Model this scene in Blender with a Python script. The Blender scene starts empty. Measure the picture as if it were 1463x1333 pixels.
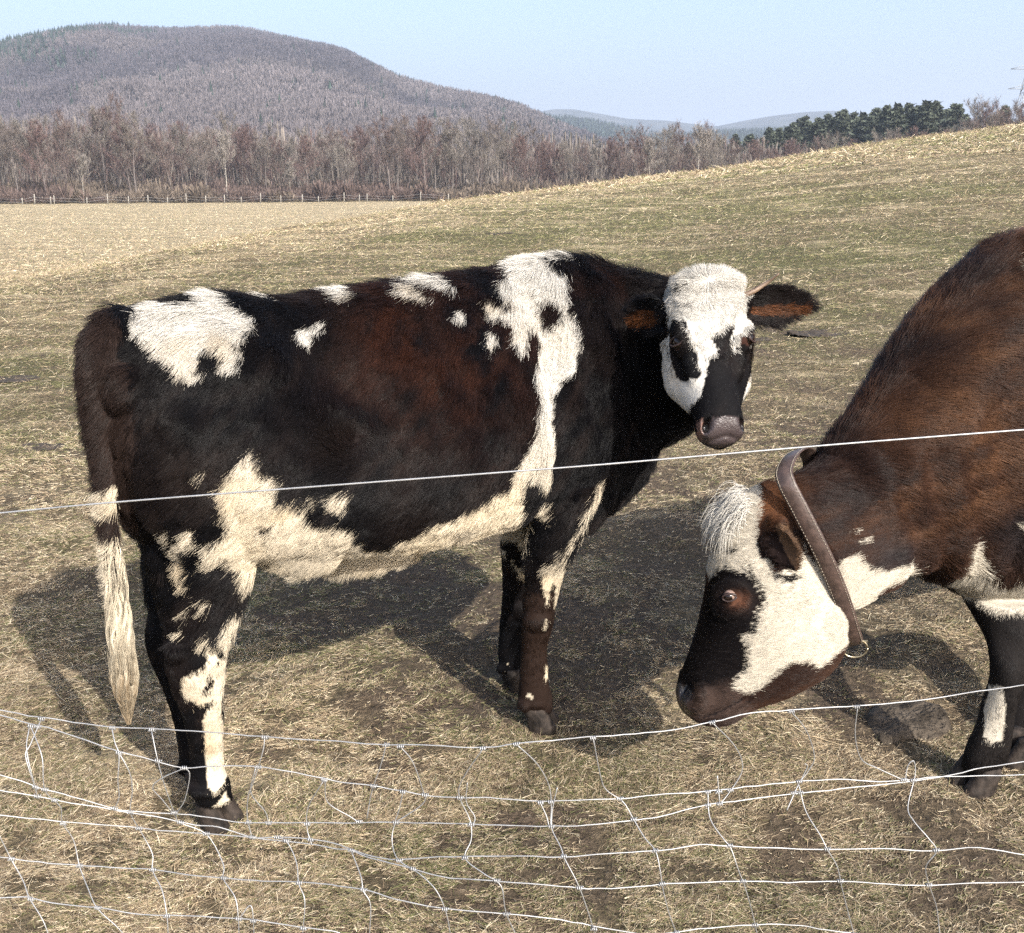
import bpy, math, random
import numpy as np
from mathutils import Vector, Matrix

rng = np.random.default_rng(7)
NF1, NF2, NG1, NG2 = 450000, 360000, 680000, 400000
random.seed(7)
sc = bpy.context.scene
C = sc.collection

# ------------------------------------------------------------------ camera
F_PX = 1500.0
TH = math.atan(416 / 1500)
EYE = np.array([0.0, 0.0, 1.6])
cam_d = bpy.data.cameras.new('camera')
cam = bpy.data.objects.new('camera', cam_d)
C.objects.link(cam)
cam.location = EYE
cam.rotation_euler = (math.pi / 2 - TH, 0, 0)
cam_d.sensor_fit = 'HORIZONTAL'
cam_d.sensor_width = 36.0
cam_d.lens = 36.0 * F_PX / 1463
cam_d.clip_start = 0.05
cam_d.clip_end = 30000
sc.camera = cam

# ------------------------------------------------------------------ light
SUN_EL = math.radians(35)
sun_az = np.array([0.55, -0.835]); sun_az /= np.linalg.norm(sun_az)
SUNV = np.array([sun_az[0] * math.cos(SUN_EL), sun_az[1] * math.cos(SUN_EL), math.sin(SUN_EL)])
sd = bpy.data.lights.new('sun', 'SUN')
sd.energy = 3.75
sd.angle = math.radians(0.53)
sd.color = (1.0, 0.95, 0.88)
so = bpy.data.objects.new('sun', sd)
C.objects.link(so)
so.rotation_euler = Vector(SUNV).to_track_quat('Z', 'Y').to_euler()
w = bpy.data.worlds.new('World')
sc.world = w
w.use_nodes = True
wt = w.node_tree
for n_ in list(wt.nodes): wt.nodes.remove(n_)
wo = wt.nodes.new('ShaderNodeOutputWorld')
bg = wt.nodes.new('ShaderNodeBackground')
sky = wt.nodes.new('ShaderNodeTexSky')
sky.sky_type = 'NISHITA'
sky.sun_disc = False
sky.sun_elevation = SUN_EL
sky.sun_rotation = math.atan2(SUNV[0], SUNV[1])
sky.air_density = 1.0
sky.dust_density = 5.0
sky.ozone_density = 3.0
bg.inputs['Strength'].default_value = 0.15
wt.links.new(sky.outputs[0], bg.inputs[0])
wt.links.new(bg.outputs[0], wo.inputs[0])
vs = sc.view_settings
vs.view_transform = 'Standard'
vs.look = 'None'
vs.gamma = 1.0
vs.exposure = 1.18
vs.use_curve_mapping = False
cy = sc.cycles
cy.max_bounces = 8
cy.diffuse_bounces = 3
cy.glossy_bounces = 3
cy.transparent_max_bounces = 8
cy.volume_bounces = 0
cy.use_denoising = False
cy.sample_clamp_indirect = 0.8
cy.blur_glossy = 1.0
cy.caustics_reflective = False
cy.caustics_refractive = False
cy.use_adaptive_sampling = False
sc.cycles_curves.shape = 'RIBBONS'
sc.cycles_curves.subdivisions = 1

# ------------------------------------------------------------------ projection helpers (pixels of the photograph to rays)
RT = np.array([1, 0, 0.]); FW = np.array([0, math.cos(TH), -math.sin(TH)]); UP = np.array([0, math.sin(TH), math.cos(TH)])
def ray(u, v): return RT * (u - 731.5) / F_PX + UP * (666.5 - v) / F_PX + FW
def aty(u, v, y):
    r = ray(u, v); return EYE + r * (y / r[1])
def gnd(u, v, z=0.0):
    r = ray(u, v); return EYE + r * ((z - EYE[2]) / r[2])
def onplane(u, v, P0, n):
    r = ray(u, v); return EYE + r * (np.dot(P0 - EYE, n) / np.dot(r, n))
def proj(P):
    d = P - EYE
    z = d @ FW
    return np.stack([731.5 + F_PX * (d @ RT) / z, 666.5 - F_PX * (d @ UP) / z], -1)
def nrm(a):
    a = np.asarray(a, float)
    return a / np.maximum(np.linalg.norm(a, axis=-1, keepdims=True), 1e-9)

# ------------------------------------------------------------------ noise
def _h(ix, iy, iz, s):
    n = (ix * 374761393 + iy * 668265263 + iz * 2147483647 + s * 974634777) & 0xffffffff
    n = ((n ^ (n >> 13)) * 1274126177) & 0xffffffff
    n = (n ^ (n >> 16)) & 0xffffffff
    return n / 4294967295.0
def noise(P, s=0):
    P = np.asarray(P, float)
    i = np.floor(P).astype(np.int64); f = P - i; f = f * f * (3 - 2 * f)
    r = 0
    for dx in (0, 1):
        for dy in (0, 1):
            for dz in (0, 1):
                wgt = (f[..., 0] if dx else 1 - f[..., 0]) * (f[..., 1] if dy else 1 - f[..., 1]) * (f[..., 2] if dz else 1 - f[..., 2])
                r = r + wgt * _h(i[..., 0] + dx, i[..., 1] + dy, i[..., 2] + dz, s)
    return r * 2 - 1
def fbm(P, s=0, o=3):
    r = 0; a = 1.0; t = 0
    P = np.asarray(P, float)
    for k in range(o):
        r = r + a * noise(P * (2.03 ** k), s + k * 17); t += a; a *= .5
    return r / t
def sstep(a, b, x):
    t = np.clip((x - a) / (b - a), 0, 1); return t * t * (3 - 2 * t)
def inpoly(p, poly):
    x = p[:, 0]; y = p[:, 1]; r = np.zeros(len(p), bool)
    bx = (x > min(q[0] for q in poly)) & (x < max(q[0] for q in poly))
    idx = np.nonzero(bx)[0]
    x = x[idx]; y = y[idx]; rr = np.zeros(len(idx), bool)
    n = len(poly)
    for i in range(n):
        x1, y1 = poly[i]; x2, y2 = poly[(i + 1) % n]
        if y1 == y2: continue
        c = ((y1 > y) != (y2 > y)) & (x < (x2 - x1) * (y - y1) / (y2 - y1) + x1)
        rr ^= c
    r[idx] = rr
    return r

# ------------------------------------------------------------------ object helpers
def tag(o, label=None, cat=None, group=None, kind=None):
    if label: o['label'] = label
    if cat: o['category'] = cat
    if group: o['group'] = group
    if kind: o['kind'] = kind
    return o
def link(o, parent=None):
    C.objects.link(o)
    if parent is not None: o.parent = parent
    return o
def mesh(name, V, Fc, mat, parent=None, smooth=True, col=None):
    me = bpy.data.meshes.new(name)
    V = np.asarray(V, np.float32)
    if isinstance(Fc, np.ndarray):
        nf, k = Fc.shape
        me.vertices.add(len(V)); me.vertices.foreach_set('co', V.ravel())
        me.loops.add(nf * k); me.loops.foreach_set('vertex_index', Fc.astype(np.int32).ravel())
        me.polygons.add(nf); me.polygons.foreach_set('loop_start', np.arange(0, nf * k, k, dtype=np.int32))
        me.update(calc_edges=True); me.validate()
    else:
        me.from_pydata([tuple(map(float, v)) for v in V], [], Fc); me.update()
    me.polygons.foreach_set('use_smooth', [smooth] * len(me.polygons))
    if col is not None:
        a = me.attributes.new('col', 'FLOAT_COLOR', 'POINT')
        c = np.ones((len(V), 4), np.float32); c[:, :3] = col; a.data.foreach_set('color', c.ravel())
    if mat: me.materials.append(mat)
    return link(bpy.data.objects.new(name, me), parent)
def empty(name, loc=(0, 0, 0)):
    o = bpy.data.objects.new(name, None); C.objects.link(o); o.location = loc; o.empty_display_size = .1
    return o
def tubes(paths, seg=6):
    """paths: list of (points Nx3, radii N); returns V,F"""
    V = []; Fc = []; off = 0
    for P, R in paths:
        P = np.asarray(P, float); n = len(P); R = np.broadcast_to(R, n)
        T = np.gradient(P, axis=0); T = nrm(T)
        up = np.array([0, 0, 1.]) if abs(T[0][2]) < .9 else np.array([1., 0, 0])
        N = nrm(np.cross(T[0], up)); Ns = []
        for i in range(n):
            N = nrm(N - T[i] * np.dot(N, T[i])); Ns.append(N)
        Ns = np.array(Ns); B = np.cross(T, Ns)
        for i in range(n):
            for k in range(seg):
                a = 2 * math.pi * k / seg
                V.append(P[i] + R[i] * (math.cos(a) * Ns[i] + math.sin(a) * B[i]))
        for i in range(n - 1):
            for k in range(seg):
                k2 = (k + 1) % seg
                Fc.append((off + i * seg + k, off + i * seg + k2, off + (i + 1) * seg + k2, off + (i + 1) * seg + k))
        Fc.append(tuple(off + k for k in range(seg))[::-1]); Fc.append(tuple(off + (n - 1) * seg + k for k in range(seg)))
        off += n * seg
    return V, Fc
def catmull(P, m):
    P = np.asarray(P, float)
    Q = np.vstack([2 * P[0] - P[1], P, 2 * P[-1] - P[-2]]); out = []
    for i in range(1, len(Q) - 2):
        p0, p1, p2, p3 = Q[i - 1], Q[i], Q[i + 1], Q[i + 2]
        for k in range(m):
            t = k / m
            out.append(.5 * (2 * p1 + (p2 - p0) * t + (2 * p0 - 5 * p1 + 4 * p2 - p3) * t * t + (3 * p1 - p0 - 3 * p2 + p3) * t ** 3))
    out.append(P[-1]); return np.array(out)
def loft(rings, seg=28, sub=4, ex=.9, skew=0.0):
    """rings: rows of c(3), a(3) half axis 'up', b(3) half axis 'side' [, front/back width factors]"""
    Rr = catmull(np.array(rings, float), sub)
    ph = np.linspace(0, 2 * math.pi, seg, endpoint=False)
    cs = np.sign(np.cos(ph)) * np.abs(np.cos(ph)) ** ex; sn = np.sin(ph)
    V = []
    for r in Rr:
        c, a, b = r[0:3], r[3:6], r[6:9]
        k = r[9] if len(r) > 9 else skew
        V.append(c + np.outer(sn, a) + np.outer(cs * (1 + k * sn), b))
    V = np.vstack(V); n = len(Rr); Fc = []
    for i in range(n - 1):
        for k in range(seg):
            k2 = (k + 1) % seg
            Fc.append((i * seg + k, i * seg + k2, (i + 1) * seg + k2, (i + 1) * seg + k))
    Fc.append(tuple(range(seg))[::-1]); Fc.append(tuple((n - 1) * seg + k for k in range(seg)))
    return V, Fc
def ball(c, ax, seg=16):
    """ellipsoid, ax = 3 half axis vectors"""
    V = []; Fc = []; c = np.asarray(c, float); ax = np.asarray(ax, float); n = seg // 2
    V.append(c + ax[2])
    for i in range(1, n):
        t = math.pi * i / n
        for k in range(seg):
            p = 2 * math.pi * k / seg
            V.append(c + ax[0] * math.sin(t) * math.cos(p) + ax[1] * math.sin(t) * math.sin(p) + ax[2] * math.cos(t))
    V.append(c - ax[2])
    for k in range(seg):
        k2 = (k + 1) % seg
        Fc.append((0, 1 + k, 1 + k2))
        for i in range(n - 2):
            a = 1 + i * seg
            Fc.append((a + k, a + seg + k, a + seg + k2, a + k2))
        a = 1 + (n - 2) * seg
        Fc.append((a + k, a + seg * 0 + k2, len(V) - 1)[::-1])
    return V, Fc
def merge(parts):
    V = []; Fc = []; o = 0
    for v, f in parts:
        V.extend([tuple(x) for x in v]); Fc.extend([tuple(i + o for i in q) for q in f]); o += len(v)
    return V, Fc
def remeshed(parts, voxel, smooth=6):
    V, Fc = merge(parts)
    me = bpy.data.meshes.new('tmp'); me.from_pydata(V, [], Fc); me.update()
    o = bpy.data.objects.new('tmp', me); C.objects.link(o)
    m = o.modifiers.new('r', 'REMESH'); m.mode = 'VOXEL'; m.voxel_size = voxel; m.adaptivity = 0
    s = o.modifiers.new('s', 'SMOOTH'); s.factor = .5; s.iterations = smooth
    dg = bpy.context.evaluated_depsgraph_get(); dg.update()
    out = bpy.data.meshes.new_from_object(o.evaluated_get(dg))
    bpy.data.objects.remove(o); bpy.data.meshes.remove(me)
    return out
def mverts(me):
    V = np.empty(len(me.vertices) * 3, np.float32); me.vertices.foreach_get('co', V)
    N = np.empty(len(me.vertices) * 3, np.float32); me.vertices.foreach_get('normal', N)
    return V.reshape(-1, 3).astype(float), N.reshape(-1, 3).astype(float)
def setverts(me, V):
    me.vertices.foreach_set('co', np.asarray(V, np.float32).ravel()); me.update()
def setcol(me, c, name='col'):
    a = me.attributes.get(name) or me.attributes.new(name, 'FLOAT_COLOR', 'POINT')
    k = np.ones((len(me.vertices), 4), np.float32); k[:, :3] = c; a.data.foreach_set('color', k.ravel())
def sample(me, n, weight=None):
    me.calc_loop_triangles()
    t = np.empty(len(me.loop_triangles) * 3, np.int32); me.loop_triangles.foreach_get('vertices', t); t = t.reshape(-1, 3)
    V, N = mverts(me)
    A = np.linalg.norm(np.cross(V[t[:, 1]] - V[t[:, 0]], V[t[:, 2]] - V[t[:, 0]]), axis=1)
    if weight is not None: A = A * weight(V[t].mean(1), nrm(N[t].mean(1)))
    k = rng.choice(len(t), n, p=A / A.sum())
    a = rng.random(n); b = rng.random(n); fl = a + b > 1; a[fl] = 1 - a[fl]; b[fl] = 1 - b[fl]; c = 1 - a - b
    T = t[k]
    P = V[T[:, 0]] * c[:, None] + V[T[:, 1]] * a[:, None] + V[T[:, 2]] * b[:, None]
    Nn = nrm(N[T[:, 0]] * c[:, None] + N[T[:, 1]] * a[:, None] + N[T[:, 2]] * b[:, None])
    return P, Nn
def curves(name, pts, rad, col, mat, parent=None):
    """pts n,k,3 ; rad n,k ; col n,3"""
    n, k, _ = pts.shape
    hc = bpy.data.hair_curves.new(name)
    hc.add_curves([k] * n)
    hc.attributes['position'].data.foreach_set('vector', pts.astype(np.float32).ravel())
    ra = hc.attributes.get('radius') or hc.attributes.new('radius', 'FLOAT', 'POINT')
    ra.data.foreach_set('value', rad.astype(np.float32).ravel())
    ca = hc.attributes.new('col', 'FLOAT_COLOR', 'CURVE')
    c4 = np.ones((n, 4), np.float32); c4[:, :3] = col; ca.data.foreach_set('color', c4.ravel())
    hc.materials.append(mat)
    return link(bpy.data.objects.new(name, hc), parent)

# ------------------------------------------------------------------ materials
def mat(name, base=(.5, .5, .5), rough=.6, metal=0, attr=None, spec=.5, var=None, bump=None, extra=None):
    m = bpy.data.materials.new(name); m.use_nodes = True
    t = m.node_tree; p = t.nodes['Principled BSDF']
    p.inputs['Roughness'].default_value = rough; p.inputs['Metallic'].default_value = metal
    p.inputs['Specular IOR Level'].default_value = spec
    p.inputs['Base Color'].default_value = (*base, 1)
    src = None
    if attr:
        a = t.nodes.new('ShaderNodeAttribute'); a.attribute_name = attr; src = a.outputs['Color']
        t.links.new(src, p.inputs['Base Color'])
    if var:
        sc_, amt = var
        nz = t.nodes.new('ShaderNodeTexNoise'); nz.inputs['Scale'].default_value = sc_; nz.inputs['Detail'].default_value = 6
        co = t.nodes.new('ShaderNodeTexCoord'); t.links.new(co.outputs['Object'], nz.inputs['Vector'])
        mr = t.nodes.new('ShaderNodeMapRange'); mr.inputs[1].default_value = .3; mr.inputs[2].default_value = .7
        mr.inputs[3].default_value = 1 - amt; mr.inputs[4].default_value = 1 + amt
        t.links.new(nz.outputs['Fac'], mr.inputs[0])
        mx = t.nodes.new('ShaderNodeMix'); mx.data_type = 'RGBA'; mx.blend_type = 'MULTIPLY'; mx.inputs[0].default_value = 1
        if src: t.links.new(src, mx.inputs[6])
        else: mx.inputs[6].default_value = (*base, 1)
        t.links.new(mr.outputs[0], mx.inputs[7]); t.links.new(mx.outputs[2], p.inputs['Base Color'])
    if bump:
        sc_, st, dist = bump
        nz = t.nodes.new('ShaderNodeTexNoise'); nz.inputs['Scale'].default_value = sc_; nz.inputs['Detail'].default_value = 5
        co = t.nodes.new('ShaderNodeTexCoord'); t.links.new(co.outputs['Object'], nz.inputs['Vector'])
        b = t.nodes.new('ShaderNodeBump'); b.inputs['Strength'].default_value = st; b.inputs['Distance'].default_value = dist
        t.links.new(nz.outputs['Fac'], b.inputs['Height']); t.links.new(b.outputs[0], p.inputs['Normal'])
    return m
M_skin = mat('hide', rough=.7, attr='col', spec=.06, bump=(160, .5, .003))
M_fur = mat('fur', rough=.32, attr='col', spec=.10)
M_hair = mat('long_hair', rough=.45, attr='col', spec=.2)
M_muzzle = mat('wet_skin', rough=.28, attr='col', spec=.5, bump=(230, .9, .0022))
M_hoof = mat('hoof', (.026, .020, .016), .75, spec=.2, var=(45, .75), bump=(70, .8, .004))
M_eye = mat('eye', (.010, .0055, .004), .12, spec=.45)
M_sclera = mat('eye_white', (.22, .15, .12), .25, spec=.6)
M_horn = mat('horn', (.16, .11, .075), .5, var=(40, .4))
M_leather = mat('leather', (.058, .038, .031), .42, var=(60, .35), bump=(140, .4, .002))
M_wire = mat('galvanised_wire', (.34, .34, .335), .45, metal=.5, var=(30, .2))
M_grass = mat('dry_grass', rough=.55, attr='col', spec=.25)
M_bark = mat('bark', (.13, .11, .10), .9, var=(2, .35))
M_twig = mat('twigs', rough=.9, attr='col', spec=.1)
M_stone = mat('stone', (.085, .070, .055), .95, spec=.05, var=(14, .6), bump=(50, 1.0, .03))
M_dung = mat('mud', (.035, .026, .018), .9, var=(20, .5), bump=(25, 1., .03))
M_post = mat('post_wood', (.27, .25, .215), .85, var=(6, .3))
M_steel = mat('pylon_steel', (.30, .32, .34), .6, metal=.2)
# ------------------------------------------------------------------ terrain
_cu = np.array([-400, -100, 0, 175, 350, 500, 640, 731, 850, 1000, 1150, 1300, 1463, 1700, 2000.])
_cv = np.array([500, 470, 442, 397, 352, 322, 291, 279, 263, 244, 223, 201, 182, 160, 150.])
_cr = np.array([12, 13, 13.5, 16, 20, 25, 32, 36, 40, 46, 50, 54, 58, 62, 66.])
_caz = []; _cz = []
for u, v, r in zip(_cu, _cv, _cr):
    d = ray(u, v); hl = math.hypot(d[0], d[1]); _caz.append(math.atan2(d[0], d[1])); _cz.append(1.6 + d[2] / hl * r)
_caz = np.array(_caz); _cz = np.array(_cz)
PLAIN = -3.07
def ground_z(x, y):
    x = np.asarray(x, float); y = np.asarray(y, float)
    r = np.hypot(x, y); az = np.arctan2(x, y)
    zc = np.interp(az, _caz, _cz); R = np.interp(az, _caz, _cr)
    s = np.clip((r - 4) / (R - 4), 0, 1); s = s * s * (3 - 2 * s)
    z = zc * s
    drop = sstep(0, 1, (r - R) / (R * 1.2 + 22))
    z = z + (PLAIN - zc) * drop
    back = sstep(1.2, 2.2, np.abs(az))
    z = z * (1 - back)
    P = np.stack([x, y, 0 * x], -1)
    amp = sstep(2, 14, r) * (1 - sstep(60, 150, r))
    z = z + .10 * amp * fbm(P * .22, 3, 3) + .035 * amp * fbm(P * .9, 5, 2)
    nr = 1 - sstep(14, 30, r)
    z = z + nr * (.022 * fbm(P * 2.6, 8, 2) + .018 * np.minimum(0, fbm(P * 5.5, 21, 2)) * 1.6) * sstep(.3, 1, r)
    z = z + .25 * sstep(90, 140, r) * noise(P * .02, 4) * (1 - sstep(190, 230, r))
    return z
azf = np.concatenate([np.radians(np.arange(-180, -40, 4.)), np.radians(np.arange(-40, 40, .28)), np.radians(np.arange(40, 180.1, 4.))])
rr = np.concatenate([[0.01, .3, .6, .9], np.exp(np.arange(math.log(1.2), math.log(12000), .011))])
RR, AA = np.meshgrid(rr, azf, indexing='ij')
GX = RR * np.sin(AA); GY = RR * np.cos(AA)
GZ = ground_z(GX, GY)
nR, nA = RR.shape
ii, jj = np.meshgrid(np.arange(nR - 1), np.arange(nA - 1), indexing='ij')
gf = np.stack([ii * nA + jj, ii * nA + jj + 1, (ii + 1) * nA + jj + 1, (ii + 1) * nA + jj], -1).reshape(-1, 4)
gf = gf[:, ::-1]
GV = np.stack([GX, GY, GZ], -1).reshape(-1, 3)
def zones(P):
    """r: bare soil, g: green, b: pale straw (0..1)"""
    x, y = P[:, 0], P[:, 1]; r = np.hypot(x, y); Q = np.stack([x, y, 0 * x], -1)
    n1 = fbm(Q * .8, 31, 3); n2 = fbm(Q * 2.7, 33, 3); n3 = fbm(Q * np.array([.12, .3, 1]), 35, 3)
    soil = .16 + .60 * sstep(-.05, .40, n2 + .35 * n1)
    soil = soil + .60 * np.exp(-((x - .9) ** 2 / 1.6 + (y - 4.0) ** 2 / 2.6)) * (.7 + .9 * n2) + .35 * np.exp(-((x - 2.2) ** 2 / 2. + (y - 6.) ** 2 / 5.))
    soil = soil * (1 - .7 * sstep(8, 16, r))
    u = np.interp(np.arctan2(x, y), _caz, _cu)
    green = .16 + .35 * n1 + .3 * sstep(5, 10, r) * (1 - .45 * sstep(16, 40, r)) + .45 * sstep(.05, .5, n3) * sstep(6, 12, r)
    straw = .35 - .3 * n1 + .3 * sstep(14, 40, r)
    R = np.interp(np.arctan2(x, y), _caz, _cr)
    far = sstep(.9, 1.5, r / R)
    crest = np.exp(-((r / R - .92) / .12) ** 2)
    green = green * (1 - .8 * far) * (1 - .6 * crest); straw = np.maximum(straw + .35 * crest, far)
    soil = soil * (1 - far)
    soil = soil * (1 - .5 * sstep(.1, .6, -x / np.maximum(r, .1)))
    return np.clip(np.stack([soil, green, straw], -1), 0, 1)
M_gr = bpy.data.materials.new('pasture'); M_gr.use_nodes = True
t = M_gr.node_tree; pb = t.nodes['Principled BSDF']; pb.inputs['Roughness'].default_value = .95; pb.inputs['Specular IOR Level'].default_value = .1
def N_(ty, **k):
    n = t.nodes.new(ty)
    for a, b in k.items(): setattr(n, a, b)
    return n
at = N_('ShaderNodeAttribute', attribute_name='zone'); sep = N_('ShaderNodeSeparateColor'); t.links.new(at.outputs['Color'], sep.inputs[0])
co = N_('ShaderNodeTexCoord')
def nz(scale, detail=8, mapscale=None):
    n = N_('ShaderNodeTexNoise'); n.inputs['Scale'].default_value = scale; n.inputs['Detail'].default_value = detail; n.inputs['Roughness'].default_value = .65
    if mapscale:
        mp = N_('ShaderNodeMapping'); mp.inputs['Scale'].default_value = mapscale; t.links.new(co.outputs['Object'], mp.inputs[0]); t.links.new(mp.outputs[0], n.inputs['Vector'])
    else: t.links.new(co.outputs['Object'], n.inputs['Vector'])
    return n.outputs['Fac']
def ramp(src, a, b):
    m = N_('ShaderNodeMapRange'); m.inputs[1].default_value = a; m.inputs[2].default_value = b; t.links.new(src, m.inputs[0]); return m.outputs[0]
def mathn(op, a, b):
    m = N_('ShaderNodeMath', operation=op)
    for i, s in enumerate((a, b)):
        if isinstance(s, (int, float)): m.inputs[i].default_value = s
        else: t.links.new(s, m.inputs[i])
    return m.outputs[0]
def mixc(f, a, b):
    m = N_('ShaderNodeMix', data_type='RGBA')
    if isinstance(f, float): m.inputs[0].default_value = f
    else: t.links.new(f, m.inputs[0])
    for i, s in ((6, a), (7, b)):
        if isinstance(s, tuple): m.inputs[i].default_value = (*s, 1)
        else: t.links.new(s, m.inputs[i])
    return m.outputs[2]
fine = ramp(nz(38, 10), .34, .66); mid = ramp(nz(3.2, 8), .35, .65); stre = ramp(nz(1.0, 8, (.55, 2.6, 1)), .35, .65); big = ramp(nz(.35, 5), .35, .65)
thatch = mixc(fine, (.065, .050, .034), (.27, .21, .135))
grn = mixc(fine, (.06, .058, .028), (.19, .175, .09))
straw = mixc(fine, (.36, .285, .17), (.66, .55, .36))
soilc = mixc(fine, (.060, .043, .032), (.20, .150, .110))
g_f = mathn('MULTIPLY', mathn('ADD', sep.outputs[1], mathn('MULTIPLY', mathn('SUBTRACT', mid, .5), .8)), 1.0)
c1 = mixc(ramp(g_f, .15, .8), thatch, grn)
s_f = mathn('ADD', sep.outputs[2], mathn('MULTIPLY', mathn('SUBTRACT', stre, .5), 1.0))
c2 = mixc(ramp(s_f, .45, 1.05), c1, straw)
o_f = mathn('ADD', sep.outputs[0], mathn('MULTIPLY', mathn('SUBTRACT', mid, .5), .7))
c3 = mixc(ramp(o_f, .35, .8), c2, soilc)
stf = ramp(nz(.22, 8, (.35, 2.2, 1)), .38, .62)
c3 = mixc(mathn('MULTIPLY', mathn('SUBTRACT', 1.0, stf), mathn('MULTIPLY', sep.outputs[2], .5)), c3, (.20, .165, .09))
c4 = mixc(mathn('MULTIPLY', mathn('SUBTRACT', 1.0, stre), .38), c3, (.13, .105, .06))
t.links.new(c4, pb.inputs['Base Color'])
bp = N_('ShaderNodeBump'); bp.inputs['Strength'].default_value = .9; bp.inputs['Distance'].default_value = .035
t.links.new(mathn('ADD', fine, mathn('MULTIPLY', mid, 1.5)), bp.inputs['Height']); t.links.new(bp.outputs[0], pb.inputs['Normal'])
ground = mesh('ground', GV, gf, M_gr)
ZA = ground.data.attributes.new('zone', 'FLOAT_COLOR', 'POINT')
zc4 = np.ones((len(GV), 4), np.float32); zc4[:, :3] = zones(GV); ZA.data.foreach_set('color', zc4.ravel())
tag(ground, kind='structure')

# ------------------------------------------------------------------ hills
def azel(u, v):
    d = ray(u, v); return math.atan2(d[0], d[1]), d[2] / math.hypot(d[0], d[1])
def hill_mat(name, ca, cb, sc_):
    m = bpy.data.materials.new(name); m.use_nodes = True; tt = m.node_tree; p = tt.nodes['Principled BSDF']
    p.inputs['Roughness'].default_value = 1; p.inputs['Specular IOR Level'].default_value = 0
    n = tt.nodes.new('ShaderNodeTexNoise'); n.inputs['Scale'].default_value = sc_; n.inputs['Detail'].default_value = 9; n.inputs['Roughness'].default_value = .75
    cc = tt.nodes.new('ShaderNodeTexCoord'); tt.links.new(cc.outputs['Object'], n.inputs['Vector'])
    r = tt.nodes.new('ShaderNodeValToRGB'); r.color_ramp.elements[0].position = .36; r.color_ramp.elements[1].position = .64
    r.color_ramp.elements[0].color = (*ca, 1); r.color_ramp.elements[1].color = (*cb, 1)
    tt.links.new(n.outputs['Fac'], r.inputs[0]); tt.links.new(r.outputs[0], p.inputs['Base Color'])
    return m
def make_hill(sil, dist, near, m, seed, rough, tree_h, name='hill'):
    az = np.array([azel(u, v)[0] for u, v in sil]); el = np.array([azel(u, v)[1] for u, v in sil])
    A = np.linspace(az[0], az[-1], 420)
    zc = 1.6 + np.interp(A, az, el) * dist - tree_h
    k = np.ones(7) / 7; zc = np.convolve(np.pad(zc, 3, 'edge'), k, 'valid')
    rs = np.concatenate([np.linspace(near, dist, 70), np.linspace(dist, dist * 1.5, 16)[1:]])
    AAh, Rh = np.meshgrid(A, rs, indexing='ij')
    f = np.clip((Rh - near) / (dist - near), 0, 1); f = f * f * (3 - 2 * f) * .55 + f * .45
    back = 1 - sstep(0, 1, (Rh - dist) / (dist * .5))
    X = Rh * np.sin(AAh); Y = Rh * np.cos(AAh)
    P = np.stack([X, Y, 0 * X], -1)
    amp = np.clip(f * (1 - f) * 4, 0, 1)
    Z = (PLAIN - 3) + (zc[:, None] - PLAIN + 3) * f * back + rough * amp * fbm(P / dist * 9, seed, 4)
    nA_, nR_ = X.shape
    i, j = np.meshgrid(np.arange(nA_ - 1), np.arange(nR_ - 1), indexing='ij')
    fc = np.stack([i * nR_ + j, i * nR_ + j + 1, (i + 1) * nR_ + j + 1, (i + 1) * nR_ + j], -1).reshape(-1, 4)
    V = np.stack([X, Y, Z], -1).reshape(-1, 3)
    o = mesh(name, V, fc, m); tag(o, kind='structure')
    return o, X, Y, Z, f
M_h1 = hill_mat('bare_woodland_floor', (.05, .042, .044), (.11, .095, .092), .035)
M_h2 = hill_mat('far_woodland', (.028, .038, .036), (.085, .085, .075), .012)
H_main = make_hill([(-500, 190), (-250, 130), (-100, 92), (0, 66), (60, 54), (110, 44), (150, 40), (200, 44), (250, 46), (300, 45), (350, 46), (400, 54), (450, 62), (490, 70), (530, 90), (570, 112), (620, 130), (680, 142), (740, 160), (790, 182), (850, 206), (920, 232), (980, 250)], 1400, 330, M_h1, 3, 22, 7)
H_mid = make_hill([(640, 240), (700, 205), (760, 180), (800, 168), (860, 176), (920, 190), (980, 194), (1040, 190), (1100, 188), (1200, 186), (1300, 190), (1460, 200)], 1900, 900, M_h2, 5, 12, 9)
H_far = make_hill([(650, 190), (740, 165), (790, 156), (820, 156), (860, 163), (900, 170), (950, 172), (1000, 178), (1020, 181), (1060, 173), (1100, 166), (1150, 160), (1190, 158), (1240, 164), (1300, 168), (1400, 172), (1560, 178)], 3600, 2300, M_h2, 9, 40, 0)

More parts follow.
